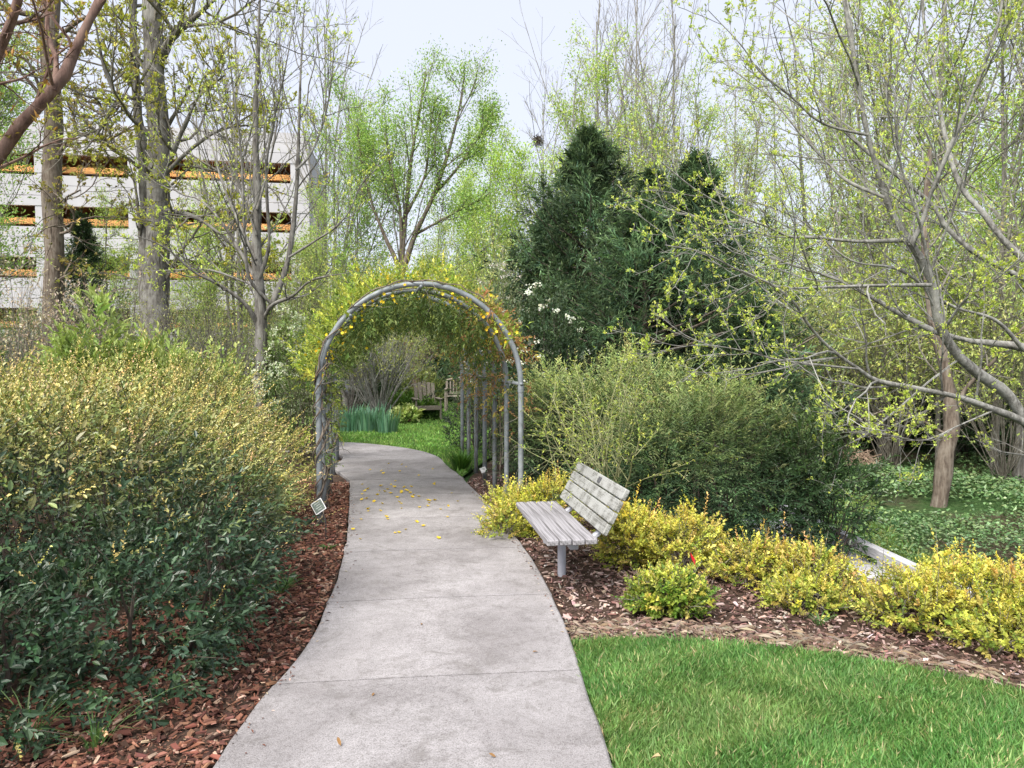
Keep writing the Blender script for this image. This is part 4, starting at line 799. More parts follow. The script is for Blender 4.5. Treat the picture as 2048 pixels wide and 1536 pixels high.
# --- leafy trees beyond the arch
GRN = [(.27, .43, .11), (.33, .48, .13), (.23, .37, .10), (.37, .48, .14)]
T4 = [([P(790, 790, 28), P(796, 620, 28), P(803, 520, 28), P(812, 420, 28), P(822, 320, 28), P(838, 230, 28), P(852, 145, 28)], .17, .03)]
for pts, r0 in [([(800, 560), (830, 470), (868, 390), (898, 300), (918, 220), (930, 145)], .12), ([(803, 520), (800, 420), (780, 330), (770, 260)], .08), ([(812, 430), (850, 350), (860, 260), (870, 200)], .06), ([(868, 390), (920, 330), (960, 270), (985, 225)], .06), ([(801, 540), (760, 450), (730, 360), (715, 260)], .08), ([(830, 470), (900, 430), (960, 400)], .05)]: T4.append((pxl(pts, 28, 27.5), r0, .02))
LV = [dict(m=9, t0=.25, ang=32, frac=.34, n=6, up=.10, jit=.12, rend=.008, rmax=.03), dict(m=6, t0=.15, ang=38, frac=.45, n=5, up=.04, jit=.12, rend=.006), dict(m=4, t0=.2, ang=42, frac=.5, n=3, up=.0, jit=.12, rend=.005)]
tree('leafy_tree', 'slender fresh green tree with splayed trunks behind the arch top', T4, 86, BARK_BROWN, TWIG, LV, dict(on=[(1, 6, .3), (2, 5, .1), (3, 6, .1)], ll=.085, lw=.04, cols=GRN, cluster=3, keep=.65, scat=2.6), nmain=16)
def wild(seed, H, stems, spread, cols, leafm, ll, label, name='woodland_tree', bark=TWIG_PALE, twig=TWIG_PALE, keep=.7, group='trees of the wood behind the garden', lv=None, r=.0055, cluster=3):
    rng = np.random.default_rng(seed); ls = []
    for k in range(stems):
        h = H * (1 if k == 0 else rng.uniform(.7, .98)); a = rng.random() * 6.28; s = 0 if k == 0 else spread * rng.uniform(.5, 1); top = np.array([math.cos(a) * s, math.sin(a) * s, h]); mid = top * [.25, .25, .4] + np.r_[rng.normal(0, .12, 2), 0]
        m2 = top * [.6, .6, .72] + np.r_[rng.normal(0, .15, 2), 0]; b = np.array([.1 * math.cos(a) * (k > 0), .1 * math.sin(a) * (k > 0), -.1]); ls.append(([b, mid, m2, top], (H * r) * (1 if k == 0 else .7), .02))
    lv = lv or [dict(m=16, t0=.22, ang=38, frac=.30, n=6, up=.10, jit=.12, rend=.01, rmax=.05), dict(m=7, t0=.15, ang=40, frac=.42, n=5, up=.06, jit=.14, rend=.007), dict(m=4, t0=.2, ang=42, frac=.5, n=3, up=.04, jit=.12, rend=.006)]
    return tree(name, label, ls, seed, bark, twig, lv, dict(on=[(2, 4, .2), (3, leafm + (1 if cols is not PG else 0), .1)], ll=ll, lw=ll * .5, cols=cols, cluster=cluster, keep=keep, scat=2.0) if leafm else None, group, origin=(0, 0, 0))
LG = [(.38, .52, .12), (.46, .58, .15), (.32, .46, .11), (.50, .58, .19)]; PG = [(.40, .53, .18), (.47, .57, .22), (.35, .47, .16), (.54, .54, .23)]
BGN = [(.34, .50, .11), (.41, .56, .13), (.46, .58, .16)]
protos = {'a': wild(101, 12, 3, 1.8, GRN, 4, .10, 'x'), 'b': wild(102, 12, 2, 1.5, BGN, 5, .11, 'x', keep=.9), 'c': wild(103, 13, 2, 1.4, LG, 3, .10, 'x', keep=.6), 'd': wild(104, 13, 3, 1.6, PG, 3, .09, 'x', keep=.5),
          'e': wild(105, 14, 4, 1.8, PG, 0, .09, 'x', lv=[dict(m=14, t0=.25, ang=28, frac=.32, n=6, up=.14, jit=.10, rend=.007, rmax=.03), dict(m=7, t0=.15, ang=32, frac=.42, n=5, up=.10, jit=.1, rend=.006), dict(m=3, t0=.2, ang=36, frac=.5, n=3, up=.08, rend=.005)]),
          'f': wild(106, 9, 3, 1.6, LG, 3, .085, 'x', keep=.6)}
NAT = {'a': 12, 'b': 12, 'c': 13, 'd': 13, 'e': 14, 'f': 9}; used = set()
def place(k, u, Y, vtop, rz, label, sx=1.0):
    x = (u - 1024) / FPX * Y; z = float(terrain(x, Y)) if Y < 26 else -.1; s = (CAMH + (HOR - vtop) / FPX * Y - z) / NAT[k]; pr = protos[k]
    if k in used: o = copy_tree(pr, (x, Y, z), rz, (s * sx, s * sx, s))
    else: used.add(k); o = pr; o.location = (x, Y, z); o.rotation_euler = (0, 0, rz); o.scale = (s * sx, s * sx, s)
    o['label'] = label; return o
for a in [('a', 700, 33, 225, .3, 'leafy green tree just right of the garage end'), ('e', 655, 36, 60, 1, 'bare twiggy tree rising behind the garage corner'), ('f', 640, 26, 420, 2, 'low pale green tree beside the garage corner'),
          ('b', 985, 35, 275, .5, 'bright lime green tree left of the dark conifers'), ('b', 940, 38, 380, 2.5, 'lower lime green tree in the gap above the arch'), ('f', 880, 32, 450, 1.4, 'small pale green tree directly above the arch crown'),
          ('c', 1150, 31, 165, .2, 'tall light green tree behind the left flank of the pointed conifer'), ('c', 1215, 33, 105, 1.9, 'tallest light green tree above the pointed conifer tip'), ('d', 1300, 32, 170, 3.0, 'pale green tree behind the gap between the two conifers'), ('c', 1385, 34, 190, 4.1, 'light green tree behind the second conifer'),
          ('e', 1085, 38, 215, .6, 'bare tree holding a dark nest left of the conifers'), ('e', 1190, 36, 55, 2.2, 'bare tree with twigs standing above the conifer tip'), ('e', 1270, 35, 10, 3.7, 'tallest bare tree rising over the conifers'), ('e', 1345, 36, 40, 5.0, 'bare tree rising right of the conifers'),
          ('d', 1465, 30, 190, .9, 'pale green tree seen through the left tips of the budding tree'), ('d', 1680, 26, 60, 3.3, 'pale green tree deep behind the budding tree crown'), ('d', 1770, 19, -120, 4.4, 'pale tree filling the middle of the slope wood'),
          ('c', 1880, 17, -160, 5.3, 'light green tree above the leaning trunk'), ('d', 1990, 16, -200, .1, 'pale tree over the ivy at the wood edge'), ('e', 2120, 15, -200, 1.1, 'bare tree past the budding tree trunk'), ('b', 2010, 24, 250, 2.7, 'bright green tree low behind the budding tree trunk'), ('f', 1720, 27, 330, .4, 'small pale tree low in the slope wood'), ('b', 1860, 28, 330, 3.9, 'bright green tree low behind the leaning trunk'), ('f', 1560, 27, 380, 5.5, 'small pale tree beside the second conifer'),
          ('a', -60, 24, 60, 2.0, 'leafy tree left of the tall straight trunk'), ('f', 420, 30, 380, 3.0, 'small pale tree in front of the garage middle'), ('f', 220, 27, 420, 1.0, 'small pale tree between the two big trunks'), ('e', 480, 30, -20, 4.0, 'bare tree behind the slim forked tree')]:
    place(*a)
# --- leaning trunk on the slope and saplings
b = G(1880, 1003, -.85); LN = [([b - [.03, 0, .25], b + [.02, 0, .3], P(1893, 900, b[1]), P(1905, 850, b[1]), P(1895, 760, b[1] + .1), P(1868, 640, b[1] + .2), P(1850, 480, b[1] + .5), P(1860, 300, b[1] + .6)], .15, .04), ([P(1905, 850, b[1]), P(1930, 780, b[1]), P(1990, 720, b[1] - .3), P(2060, 640, b[1] - .5)], .05, .015), ([P(1893, 870, b[1]), P(1840, 840, b[1]), P(1780, 820, b[1]), P(1720, 840, b[1])], .03, .008)]
LV2 = [dict(m=8, t0=.35, ang=48, frac=.26, n=6, up=.08, jit=.15, rend=.004, rmax=.02), dict(m=5, t0=.2, ang=42, frac=.45, n=5, up=.08, jit=.13, rend=.003), dict(m=3, t0=.3, ang=42, frac=.5, n=3, up=.06, rend=.003)]
tree('leaning_tree', 'bent brown trunk leaning out of the ivy below the budding tree', LN, 87, BARK_BROWN, TWIG, LV2, dict(on=[(2, 3, .3), (3, 3, .3)], ll=.05, lw=.024, cols=YG, cluster=2, keep=.5), nmain=18)
for i, (u, v, z, tops, r0, lab) in enumerate([(1622, 850, -.85, [(1620, 720), (1618, 560), (1600, 300), (1590, 100)], .15, 'grey trunk standing in the dark wood behind the feathery evergreens'), (1705, 905, -.85, [(1706, 780), (1710, 640), (1720, 480)], .045, 'thin pale sapling with brush heaped at its foot'),
                                               (2038, 960, -.85, [(2042, 860), (2060, 700), (2070, 400)], .12, 'dark trunk wrapped in ivy below the pale limbs'), (1770, 860, -.85, [(1765, 740), (1755, 600), (1760, 420)], .05, 'thin sapling in the middle of the slope wood'), (1950, 855, -.85, [(1948, 760), (1955, 620), (1960, 300)], .09, 'straight grey trunk deep behind the leaning trunk'), (1560, 820, -.85, [(1556, 700), (1552, 500), (1548, 200)], .10, 'slim trunk at the dark foot of the second conifer')]):
    b = G(u, v, z); tree('slope_tree', lab, [([b - [0, 0, .2]] + [P(a, c, b[1]) for a, c in tops], r0, .02)], 120 + i, BARK_GREY if i != 1 else BARK_PALE, TWIG, LV2, dict(on=[(2, 3, .3), (3, 3, .3)], ll=.06, lw=.03, cols=PG, cluster=2, keep=.5), nmain=14, group='trunks standing in the slope wood')

# ------------------------------------------------------------------ conifers
def conifer(label, base, H, R, seed, nb=150, cols=((.045, .088, .05), (.055, .102, .055), (.036, .07, .044)), lite=((.14, .22, .09), (.18, .25, .10)), nsp=14, sl=.40, low=.03):
    rng = np.random.default_rng(seed); r = root('cedar_tree', base, label, 'conifer'); b = np.asarray(base, float)
    tp, tr = batch([([b - [0, 0, .1], b + [.05, .02, H * .5], b + [0, 0, H]], .02 * H, .015)], 12); v, f = tubes(tp, tr, 8); wobj('trunk', v, f, BARK_BROWN, r, smooth=True)
    t = low + (1 - low) * (np.arange(nb) + rng.random(nb)) / nb; az = np.arange(nb) * 2.399 + rng.normal(0, .4, nb); prof = (1 - t) ** 1.0 * (.75 + .25 * sstep(0, .12, t)) * (1 + .22 * np.sin(az * 2 + 9 * t)) * np.clip(np.exp(rng.normal(0, .30, nb)), .4, 1.4)
    L = R * prof + .05; o = b + np.c_[np.zeros(nb), np.zeros(nb), t * H]; out = np.c_[np.cos(az), np.sin(az), np.zeros(nb)]; s = np.linspace(0, 1, 6)
    Q = o[:, None] + out[:, None] * (L[:, None] * s)[..., None] + np.array([0, 0, 1.0]) * (L[:, None] * (.28 * s - .22 * s ** 2 + .25 * s ** 3))[..., None] * (1.0 + .8 * t[:, None, None]); Rr = (.012 + .012 * L)[:, None] * np.linspace(1, .2, 6)
    v, f = tubes(Q, Rr, 4); wobj('branches', v, f, BARK_BROWN, r, 'stuff')
    Q2 = spawn(rng, Q, Rr, 7, .15, 1, 50, 12, .38, n=3, up=.06, jit=.12, rend=.004)
    ps, ts = zip(on_branch(rng, Q2[0], 3, .15), on_branch(rng, Q, nsp // 2, .2)); p, d = np.concatenate(ps), np.concatenate(ts); m = len(p)
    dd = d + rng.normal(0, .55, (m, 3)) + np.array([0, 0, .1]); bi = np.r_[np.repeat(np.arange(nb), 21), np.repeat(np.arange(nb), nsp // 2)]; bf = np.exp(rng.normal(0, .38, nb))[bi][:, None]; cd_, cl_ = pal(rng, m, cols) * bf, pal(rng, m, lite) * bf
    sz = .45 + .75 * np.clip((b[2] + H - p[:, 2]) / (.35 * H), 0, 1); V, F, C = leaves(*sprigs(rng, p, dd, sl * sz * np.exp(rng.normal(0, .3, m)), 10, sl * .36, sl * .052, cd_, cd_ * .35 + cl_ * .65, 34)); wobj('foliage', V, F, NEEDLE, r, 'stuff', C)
    return r
def con_at(label, u, Y, vtop, R, seed, z=-.3, **k): conifer(label, ((u - 1024) / FPX * Y, Y, z), CAMH + (HOR - vtop) / FPX * Y - z, R, seed, **k)
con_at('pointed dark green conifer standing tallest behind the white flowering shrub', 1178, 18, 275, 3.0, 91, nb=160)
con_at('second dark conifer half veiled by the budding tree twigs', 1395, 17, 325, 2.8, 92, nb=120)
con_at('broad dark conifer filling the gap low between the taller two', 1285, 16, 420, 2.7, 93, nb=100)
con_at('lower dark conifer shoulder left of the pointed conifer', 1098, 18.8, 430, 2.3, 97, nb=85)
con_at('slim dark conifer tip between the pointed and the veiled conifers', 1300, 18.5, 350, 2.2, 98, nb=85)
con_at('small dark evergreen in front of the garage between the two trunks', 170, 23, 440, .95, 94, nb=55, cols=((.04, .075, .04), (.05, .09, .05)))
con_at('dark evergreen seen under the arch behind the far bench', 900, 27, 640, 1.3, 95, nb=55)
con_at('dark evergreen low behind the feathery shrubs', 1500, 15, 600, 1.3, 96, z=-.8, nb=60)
# --- undergrowth of the wood
ub = {}
def under(key, label, spots, make):
    pr = None
    for i, (u, Y, s, rz) in enumerate(spots):
        x = (u - 1024) / FPX * Y; z = float(terrain(x, Y))
        if pr is None: pr = make(); o = pr; o.location = (x, Y, z); o.rotation_euler = (0, 0, rz); o.scale = (s,) * 3
        else: o = copy_tree(pr, (x, Y, z), rz, s)
        o['label'] = label; o['group'] = key
def bush_a(): return shrub('undergrowth_bush', 'x', [(0, 0, 1.3, 1.5, 1.5, 1.5), (.9, .4, 1.0, 1.1, 1.1, 1.2), (-1.0, -.3, 1.0, 1.1, 1.1, 1.1)], 1500, .35, 9, .085, .045, [(.10, .17, .05), (.14, .21, .06)], [(.34, .42, .12), (.26, .36, .10)], 301, shell=.5, hz=(.5, 2.4), zmin=.03, nst=40, bnoise=.2, fr=1.6)
def bush_b(): return shrub('undergrowth_bush', 'x', [(0, 0, 1.0, 1.6, 1.5, 1.2), (1.2, .2, .8, 1.0, 1.0, 1.0)], 1300, .32, 9, .075, .04, [(.045, .085, .04), (.06, .11, .045)], [(.12, .19, .07), (.16, .22, .08)], 302, shell=.5, hz=(.5, 2.0), zmin=.03, nst=30, bnoise=.2, fr=1.6)
def bush_c(): return twiggy('undergrowth_brush', 'x', (0, 0, 0), 3.4, 1.9, 40, 303, TWIG, [(.36, .44, .14), (.46, .50, .18)], 3, .07, 7, 5)
under('green undergrowth bushes of the wood', 'light green bushy undergrowth deep in the wood behind the garden', [(1460, 27, 1.1, 0), (1580, 26, 1.0, 1), (1690, 28, 1.3, 2), (1800, 24, 1.0, 3), (1930, 26, 1.3, 4), (2060, 22, 1.2, 5), (2180, 20, 1.2, .5), (1020, 34, 1.3, 2.2), (900, 36, 1.3, 3.1), (760, 34, 1.3, 4.4), (640, 30, 1.2, 5.1), (560, 34, 1.3, .9), (420, 38, 1.3, 2.0), (60, 36, 1.3, 1.2)], bush_a)
under('dark undergrowth bushes of the wood', 'dark green bushy undergrowth low in the wood behind the garden', [(1420, 20, 1.0, 0), (1530, 20, 1.0, 2), (1650, 21, 1.1, 4), (1745, 22, 1.2, 1), (1860, 21, 1.1, 3), (1975, 19, 1.0, 5), (2090, 17, 1.0, 2.5), (960, 27, 1.2, .4), (870, 30, 1.2, 1.7), (700, 27, 1.0, 2.9), (330, 30, 1.3, 3.3), (180, 30, 1.2, 4.8), (20, 28, 1.2, 5.7), (1230, 24, 1.3, 1), (1330, 23, 1.3, 3)], bush_b)
under('bare brush of the wood', 'tall bare brush with tiny new leaves standing in the wood', [(1500, 18, 1.1, 0), (1600, 17.5, 1.0, 2), (1700, 19, 1.3, 4), (1790, 17, 1.1, 1), (1900, 18, 1.2, 3), (2010, 15, 1.0, 5), (1840, 23, 1.2, 2.2), (1560, 24, 1.0, 3.9), (2100, 19, 1.4, .6), (690, 25, 1.2, 1.5), (600, 22, 1.2, 2.6), (930, 24, 1.2, .2), (1040, 24, 1.4, 4.2)], bush_c)
# the far wood: one leafy mass closing the horizon
rng = np.random.default_rng(310); E = []
for x in np.arange(-60, 75, 3.2): E.append((x + rng.normal(0, 1), 52 + rng.normal(0, 4) + .0 * x, 2.6 + rng.random() * 1.5, 3.4, 2.6, 2.6 + rng.random() * 2.2))
p, nn, dep = blob_points(rng, E, 5000, .35, .0, .2, .6); V, F, C = leaves(*sprigs(rng, p, nn + rng.normal(0, .5, p.shape), 1.1, 7, .38, .21, pal(rng, 5000, [(.16, .24, .08), (.24, .31, .10), (.10, .16, .07)]), pal(rng, 5000, [(.34, .42, .15), (.40, .42, .20)]), 50))
tag(wobj('far_woodland', V, F, LEAF, None, 'stuff', C), 'hazy green far woodland closing the view behind all the trees', 'woodland')

# ------------------------------------------------------------------ mid-distance shrubs
def leafy(label, u0, u1, vtop, Y, seed, cols, lite, ll=.115, lw=.042, n=640, name='laurel_shrub', L=.26, k=9, mat=None, z=0, **kw):
    x0, x1 = [(u - 1024) / FPX * Y for u in (u0, u1)]; ht = CAMH + (HOR - vtop) / FPX * Y; w_ = (x1 - x0) / 2; m = (x0 + x1) / 2
    E = [(m, Y, ht * .48, w_ * .72, w_ * .7, ht * .5), (m - w_ * .45, Y + .2, ht * .40, w_ * .55, w_ * .6, ht * .42), (m + w_ * .45, Y - .1, ht * .38, w_ * .55, w_ * .6, ht * .40)]
    return shrub(name, label, E, n, L, k, ll, lw, cols, lite, seed, mat=mat or LEAF, hz=(ht * .3, ht * .8), shell=.4, nst=24, updir=1.1, ang=40, zmin=lambda x, y: 0 * x + z + .02, bnoise=.15, **kw)
LA = [(.17, .25, .08), (.21, .29, .09)]; LB = [(.38, .46, .15), (.45, .50, .18), (.32, .41, .13)]
leafy('tall bright green laurel behind the hedge in front of the brown trunk', 100, 270, 612, 9.6, 131, LA, LB)
leafy('bright green laurel behind the hedge below the grey double trunk', 240, 400, 660, 9.8, 132, LA, LB)
leafy('low yellowish green laurel behind the hedge left of the forked tree', 370, 500, 690, 10.2, 133, LA, LB, ll=.07, n=300)
leafy('dark leaved laurel at the left end of the hedge', -110, 45, 735, 8.6, 134, [(.05, .11, .03)], [(.12, .22, .05), (.18, .26, .06)], n=260)
leafy('pale grey green bush behind the hedge right of the forked trunk', 545, 660, 735, 11.5, 135, [(.07, .10, .045)], [(.18, .21, .08)], ll=.04, lw=.016, n=500, name='grey_green_bush')
def flowering(label, u0, u1, vtop, Y, seed, nfl, cols, lite, fr=.07, z=0, n=520, name='viburnum', petal=((.78, .80, .72), (.70, .74, .62))):
    x0, x1 = [(u - 1024) / FPX * Y for u in (u0, u1)]
    r = leafy(label, u0, u1, vtop, Y, seed, cols, lite, .07, .04, n, name, z=z); rng = np.random.default_rng(seed + 500); ht = CAMH + (HOR - vtop) / FPX * Y; w_ = (x1 - x0) / 2; m = (x0 + x1) / 2
    E = [(m, Y, ht * .5, w_ * .8, w_ * .8, ht * .52), (m - w_ * .45, Y, ht * .42, w_ * .6, w_ * .6, ht * .44), (m + w_ * .45, Y, ht * .4, w_ * .6, w_ * .6, ht * .42)]
    p, nn, _ = blob_points(rng, E, nfl, .06, ht * .15, .15); k = 16; q = np.repeat(p, k, 0) + rng.normal(0, fr * .5, (nfl * k, 3)) * [1, 1, .5]; m_ = len(q)
    V, F, C = leaves(q, rng.normal(size=(m_, 3)) + np.repeat(nn, k, 0) * .5, np.repeat(nn, k, 0) + rng.normal(0, .3, (m_, 3)), fr * .55, fr * .45, pal(rng, m_, petal, jit=.06)); wobj('flowers', V, F, PETAL, r, 'stuff', C); return r
flowering('white flowering bush glowing behind the slim forked trunk', 515, 640, 630, 13, 141, 300, [(.12, .2, .06)], [(.3, .38, .14)], petal=((.62, .66, .5), (.52, .58, .4)))
flowering('dark leaved bush dotted with white flower heads before the pointed conifer', 1010, 1170, 560, 13, 142, 60, [(.03, .06, .035), (.04, .075, .04)], [(.08, .13, .06), (.10, .15, .07)], n=800)
flowering('pale bush with faint white blossom behind the arch right shoulder', 930, 1060, 520, 17, 143, 90, [(.14, .18, .09)], [(.30, .33, .20)], petal=((.66, .66, .6), (.55, .52, .45)))
twiggy('bare_bush', 'bare brush with pale dry blossom at the left edge behind the hedge', P(40, 760, 12) * [1, 1, 0], 2.6, 1.3, 40, 151, TWIG, [(.5, .42, .33), (.42, .33, .24), (.55, .5, .4)], 2, .05, 7, 5)
twiggy('bare_bush', 'grey leafless brush under the forked tree before the garage', P(440, 760, 15) * [1, 1, 0], 2.7, 1.8, 44, 152, TWIG, [(.33, .37, .12)], 1, .045, 7, 5)
twiggy('bare_bush', 'grey brush in front of the big grey double trunk', P(250, 760, 15) * [1, 1, 0], 2.7, 1.8, 44, 153, TWIG, [(.33, .35, .14)], 1, .045, 7, 5)
# --- garden beyond the arch
def far(u, v): g = G(u, v); return (g[0], g[1], 0)
twiggy('vase_shrub', 'large vase shaped shrub with many bare stems beyond the arch', far(762, 845), 2.7, 1.75, 46, 161, BARK_PALE, [(.36, .42, .13), (.44, .47, .16)], 5, .05, 7, 5, up=.05, r0=.022)
twiggy('vase_shrub', 'second twiggy shrub behind the iris clump seen through the arch', far(700, 838), 2.5, 1.3, 36, 162, BARK_PALE, [(.34, .40, .13), (.42, .45, .17)], 5, .05, 7, 5, up=.05, r0=.018)
twiggy('crape_myrtle', 'upright pinkish tan stemmed shrub beyond the vase shaped shrub', far(835, 806), 4.4, 1.0, 34, 163, TWIG_TAN, None, m1=5, m2=4, up=.12, r0=.025, fr1=.35)
leafy('soft yellow green bush to the right of the vase shaped shrub', 800, 885, 735, 23, 164, [(.14, .18, .05)], [(.30, .34, .10)], ll=.07, lw=.03, n=420, name='soft_bush')
def lowplant(name, label, u, v, w_, h, n, ll, lw, dark, lite, seed, six=True):
    g = far(u, v); return shrub(name, label, [(g[0], g[1], h * .35, w_, w_ * .7, h * .65)], n, h * .5, 7, ll, lw, dark, lite, seed, cat='plant', six=six, shell=.5, hz=(0, h), nst=6, updir=.8, bnoise=.15, fr=5)
lowplant('hosta', 'pale variegated leafy clump at the front of the far bed', 812, 846, .30, .28, 120, .11, .07, [(.30, .40, .12)], [(.62, .66, .32), (.5, .58, .22)], 171)
lowplant('leafy_perennial', 'fresh green leafy clump behind the pale variegated clump', 815, 832, .45, .42, 150, .13, .06, [(.06, .13, .03)], [(.16, .30, .05)], 172)
lowplant('leafy_perennial', 'green leafy clump at the right corner of the far bed', 850, 838, .34, .35, 120, .12, .06, [(.06, .13, .03)], [(.18, .32, .06)], 173)
lowplant('leafy_perennial', 'dark green leafy clump in the far bed beside the vase shaped shrub', 790, 826, .4, .38, 120, .12, .06, [(.05, .11, .03)], [(.14, .26, .05)], 174)
for i, (u, v, n, sp) in enumerate([(700, 862, 260, .40), (738, 862, 260, .40), (775, 866, 90, .22)]):
    clump('iris', ['dense blue green iris blades at the hedge end beyond the arch', 'dense blue green iris blades in front of the twiggy shrub', 'sparse blue green iris blades beside the far mulch'][i], far(u, v), n, .44, .03, [(.14, .29, .19), (.18, .34, .23), (.11, .24, .15)], 180 + i, rad=sp, lean=.12)
# urn on a pedestal
def lathe(prof, n=20):
    a = np.arange(n) * 2 * np.pi / n; V = np.array([[r_ * math.cos(t), r_ * math.sin(t), z] for r_, z in prof for t in a]); m = len(prof); ii = np.arange(m * n).reshape(m, n); nx = np.roll(ii, -1, 1)
    return V, [np.stack([ii[:-1], nx[:-1], nx[1:], ii[1:]], -1).reshape(-1, 4), ii[-1][None], ii[0, ::-1][None]]
g = np.array(far(695, 822)); URN = flat('grey_urn', (.26, .28, .31), .6, .3); ur = root('garden_urn', g, 'grey pot shaped urn on a slim stand among shrubs beyond the arch', 'urn')
v, f = lathe([(.16, 0), (.16, .04), (.05, .08), (.045, .42), (.09, .46)]); wobj('stand', v + g, f, URN, ur, smooth=False)
v, f = lathe([(.10, .46), (.17, .52), (.215, .66), (.225, .80), (.25, .83), (.25, .87), (.215, .87), (.205, .84)], 24); wobj('bowl', v + g, f, URN, ur, smooth=True)
# slatted garden bench beyond the arch
g = np.array(far(943, 822)); fb = root('garden_bench', g, 'curved back wooden bench at the far end of the lawn', 'bench')
def fbx(name, x, y, z, sx, sy, sz): v, f = box(g[0] + x, g[1] + y, z, sx, sy, sz, None, .006); wobj(name, v, f, WOOD_TEAK, fb)
for x in (-.72, .72):
    fbx('leg', x, -.25, .31, .06, .06, .62); fbx('leg', x, .25, .43, .06, .06, .86); fbx('armrest', x, -.02, .64, .07, .6, .035)
for k in range(5): fbx('seat_slat', 0, -.24 + k * .105, .43, 1.5, .085, .022)
for k in range(15):
    x = -.62 + k * 1.24 / 14; h = .36 + .10 * math.cos(x / .72 * 1.5); fbx('back_slat', x, .27, .50 + h / 2, .045, .02, h)
xx = np.linspace(-.72, .72, 13); pts = np.stack([xx + g[0], np.full(13, .275) + g[1], .50 + .37 + .10 * np.cos(xx / .72 * 1.5)], 1); v, f = tubes(pts[None], np.full((1, 13), .035), 6, True); wobj('top_rail', v, f, WOOD_TEAK, fb)
fbx('lower_rail', 0, .27, .49, 1.5, .03, .05)
# reclining garden chair
g = np.array(far(853, 838)); ch = root('garden_chair', g, 'low slatted wooden garden chair behind the far bed', 'chair'); yaw = .25
def cbx(name, x, y, z, sx, sy, sz, tilt=0):
    ct, st_ = math.cos(tilt), math.sin(tilt); c_, s_ = math.cos(yaw), math.sin(yaw); A_ = np.array([[c_, s_, 0], [-s_ * ct, c_ * ct, st_], [s_ * st_, -c_ * st_, ct]])
    v, f = box(g[0] + c_ * x - s_ * y, g[1] + s_ * x + c_ * y, z, sx, sy, sz, A_, .005); wobj(name, v, f, WOOD_TEAK, ch)
for k in range(5): cbx('back_slat', -.22 + .11 * k, .30, .58, .09, .75 - .04 * abs(k - 2), .02, 1.15)
for k in range(5): cbx('seat_slat', 0, -.32 + .11 * k, .34 - .02 * k, .52, .095, .02, -.15)
for x in (-.3, .3): cbx('armrest', x, -.08, .52, .11, .7, .022); cbx('leg', x, -.36, .25, .04, .08, .5); cbx('leg', x, .22, .25, .04, .08, .5)
cbx('front_rail', 0, -.38, .30, .6, .025, .10)

# ------------------------------------------------------------------ boardwalk on the slope
bw = root('boardwalk', (2.72, 6.6, -.5), 'bleached plank boardwalk with a kerb rail beyond the golden shrubs', 'boardwalk'); az_ = math.radians(4); bx_ = np.array([math.cos(az_), math.sin(az_), 0]); by_ = np.array([-math.sin(az_), math.cos(az_), 0]); BAX = np.array([bx_, by_, [0, 0, 1]])
def wb(name, x, y, z, sx, sy, sz, bev=.004): c = np.array([2.72, 6.6, 0]) + bx_ * x + by_ * y; v, f = box(c[0], c[1], z, sx, sy, sz, BAX, bev); wobj(name, v, f, WOOD_DECK, bw)
for k in range(22): wb('plank', .005 * ((k * 7) % 3), -1.3 + k * .146, -.22, .86, .138, .032)
wb('kerb_rail', .40, .3, -.09, .09, 3.2, .085); 
for y in (-1.1, -.2, .7, 1.6): wb('rail_block', .40, y, -.167, .085, .12, .068)
for x in (-.36, .36): wb('joist', x, .3, -.305, .05, 3.2, .135)
for x in (-.36, .36):
    for y in (-1.1, .5, 1.7): wb('post', x, y, -.64, .09, .09, .53)

# ------------------------------------------------------------------ ground cover on the slope
rng = np.random.default_rng(201)
q = rand_in(rng, [[1.9, 12], [2.6, 7.4], [4.0, 5.6], [7.5, 5], [12, 9], [14, 18], [3, 18]], 52000); keep = (np.sin(q[:, 0]*1.1+q[:, 1]*.8)+np.sin(q[:, 1]*1.7-q[:, 0]*.6)+rng.normal(0, .5, len(q)) > -.75) & ~((abs(q[:, 0] - 2.72) < .5) & (q[:, 1] < 8.6)); q = q[keep]; n = len(q); sc_ = np.clip(q[:, 1] / 7, .8, 1.9)
V, F, C = leaves(np.c_[q, terrain(q[:, 0], q[:, 1]) - .02 + .09 * rng.random(n) * sc_], np.c_[rng.normal(size=(n, 2)), rng.normal(.1, .3, n)], np.array([0, 0, 1.0]) + rng.normal(0, .5, (n, 3)), .036 * sc_ * np.exp(rng.normal(0, .35, n)), .030 * sc_, pal(rng, n, [(.12, .21, .08), (.15, .25, .10), (.09, .17, .065), (.22, .31, .13)], jit=.2))
tag(wobj('ivy_ground_cover', V, F, LEAF_GLOSS, None, 'stuff', C), 'dark green ivy covering the woodland slope past the boardwalk', 'ivy')
grass('slope_grass', rng, [[2.6, 8.2], [3.9, 6.9], [5.2, 7.4], [5.0, 10], [6.5, 14], [5.5, 17], [3.6, 12]], 26000, .13, .009, [(.14, .26, .06), (.19, .30, .08), (.26, .28, .10)], [3, 3, 2], 'rough grass patch among the ivy on the slope', zo=-.05, lean=.6)
# brush heap at the sapling
g = G(1715, 940, -.85); r = root('brush_heap', g, 'heap of dry pale twigs at the foot of the thin sapling', 'twigs'); n = 70; t_ = rng.random(n) * 6.28
Q = np.stack([g + np.c_[np.cos(t_) * .5, np.sin(t_) * .4, .02 + .1 * rng.random(n)] * rng.random((n, 1)), g + np.c_[rng.normal(0, .2, (n, 2)), .2 + .3 * rng.random(n)], g + np.c_[-np.cos(t_) * .5, -np.sin(t_) * .4, .05 + .2 * rng.random(n)]], 1); v, f = tubes(Q, np.tile([.008, .007, .004], (n, 1)), 3); wobj('twigs', v, f, TWIG_TAN, r, 'stuff')
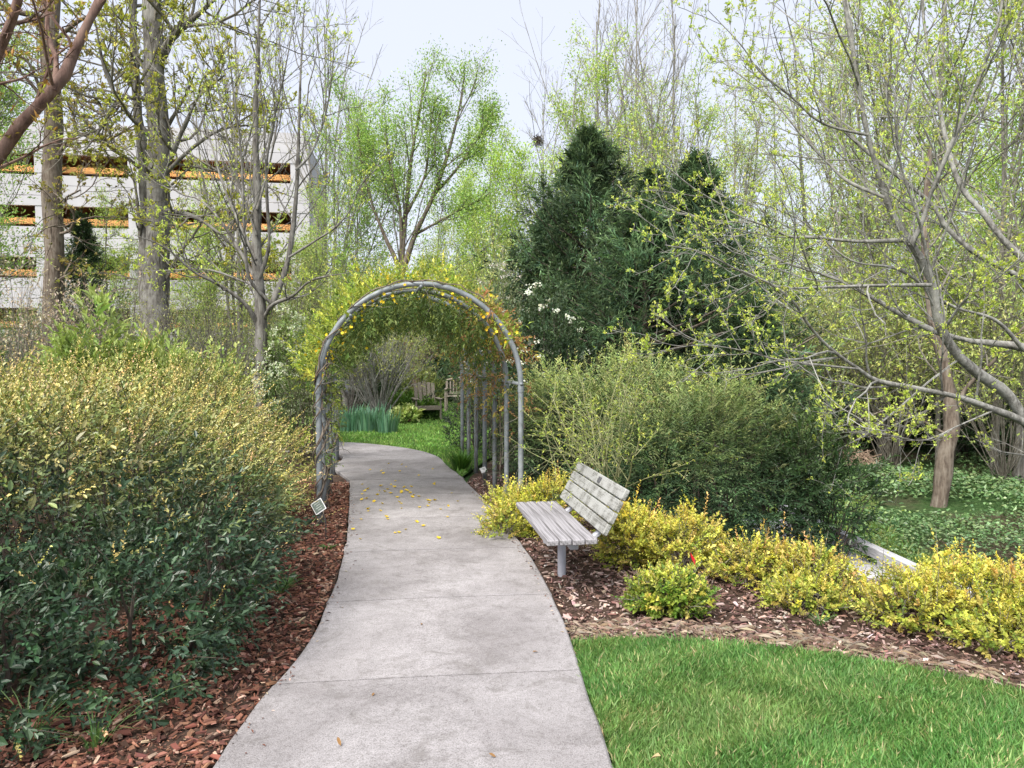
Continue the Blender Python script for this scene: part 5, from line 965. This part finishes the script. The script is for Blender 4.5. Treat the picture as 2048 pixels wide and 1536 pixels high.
# red tag in the golden shrubs
g = np.array([1.27, 5.3, 0]); r = root('marker_flag', (g[0], g[1], 0), 'small red marker flag stuck among the golden shrubs', 'flag'); c = P(1380, 1112, 5.22)
v, f = tubes(np.array([[[c[0], c[1], 0], [c[0] + .005, c[1], c[2] * .6], [c[0], c[1], c[2] + .03]]]), np.full((1, 3), .0025), 5, True); wobj('wire', v, f, STAKE, r)
t = np.linspace(0, 1, 6); fl = np.stack([np.stack([c[0] + .035 * t, c[1] + .008 * np.sin(t * 5), c[2] + .03 - .055 * t], 1), np.stack([c[0] + .035 * t + .004, c[1] + .008 * np.sin(t * 5 + .4), c[2] + .0 - .075 * t], 1)], 1)
V = np.concatenate([fl.reshape(-1, 3), fl.reshape(-1, 3) + [0, .0015, 0]]); F = [[2*i, 2*i+1, 2*i+3, 2*i+2] for i in range(5)] + [[12+2*i+2, 12+2*i+3, 12+2*i+1, 12+2*i] for i in range(5)] + [[2*i, 2*i+2, 14+2*i, 12+2*i] for i in range(5)] + [[2*i+3, 2*i+1, 13+2*i, 15+2*i] for i in range(5)]; wobj('pennant', V, [np.array(F)], flat('red_cloth', (.55, .02, .03), .6, .2), r)
# nest in the bare tree
c = P(1076, 282, 38); r = root('bird_nest', c, 'dark ball of a nest high in the bare tree', 'nest'); n = 110; d = nrm(rng.normal(size=(n, 3))); e = nrm(np.cross(d, rng.normal(size=(n, 3)))); rr = .17 * rng.random((n, 1)) ** .4
Q = np.stack([c + d * rr - e * .2, c + d * rr * 1.15, c + d * rr + e * .3], 1); v, f = tubes(Q, np.full((n, 3), .010), 3); wobj('twigs', v, f, TWIG_DARK, r, 'stuff')
# fallen blossoms and leaves on the path
def litter(name, label, cat, group, spots, size, mats_cols, seed, z=.034):
    rng = np.random.default_rng(seed); base = None
    for i, (u, v) in enumerate(spots):
        g = G(u, v, .03); a = np.arange(5) * 1.2566 if cat == 'petal' else np.array([0.0])
        if base is None:
            dd = np.stack([np.cos(a), np.sin(a), .15 + 0 * a], 1); V, F, C = leaves(np.zeros((len(a), 3)), dd, np.tile([0, 0, 1.0], (len(a), 1)), size, size * (.8 if cat == 'petal' else .42), np.tile(mats_cols, (len(a), 1)), curl=-.35, fold=.5, six=cat != 'petal'); base = mesh(name, V, F, PETAL if cat == 'petal' else LEAF_DRY, C)
        o = obj(name, base); o.location = (g[0], g[1], z); o.rotation_euler = (rng.normal(0, .25), rng.normal(0, .25), rng.random() * 6.28); o.scale = (rng.uniform(.7, 1.3),) * 3; tag(o, label, cat, group)
rng = np.random.default_rng(211); sp = [(rng.normal(800, 62), rng.normal(990, 22)) for _ in range(46)] + [(rng.uniform(715, 930), rng.uniform(940, 1080)) for _ in range(22)] + [(790, 1067), (722, 1040), (706, 1060), (895, 1035)]
litter('fallen_blossom', 'small yellow blossom fallen on the concrete path below the arch', 'petal', 'yellow blossoms on the path', [(u, v) for u, v in sp if 705 < u < 960 and 925 < v < 1090], .024, (.75, .55, .04), 7)
litter('fallen_leaf', 'small curled brown leaf lying on the concrete slabs', 'leaf', 'brown leaves on the path', [(682, 1494), (992, 1516), (744, 1394), (842, 1248), (1076, 1304)], .032, (.24, .14, .06), 8)
litter('fallen_leaf', 'pale dry leaf lying on the green lawn', 'leaf', 'pale leaves on the lawn', [(1768, 1408), (1300, 1528)], .055, (.48, .36, .2), 9, .05)
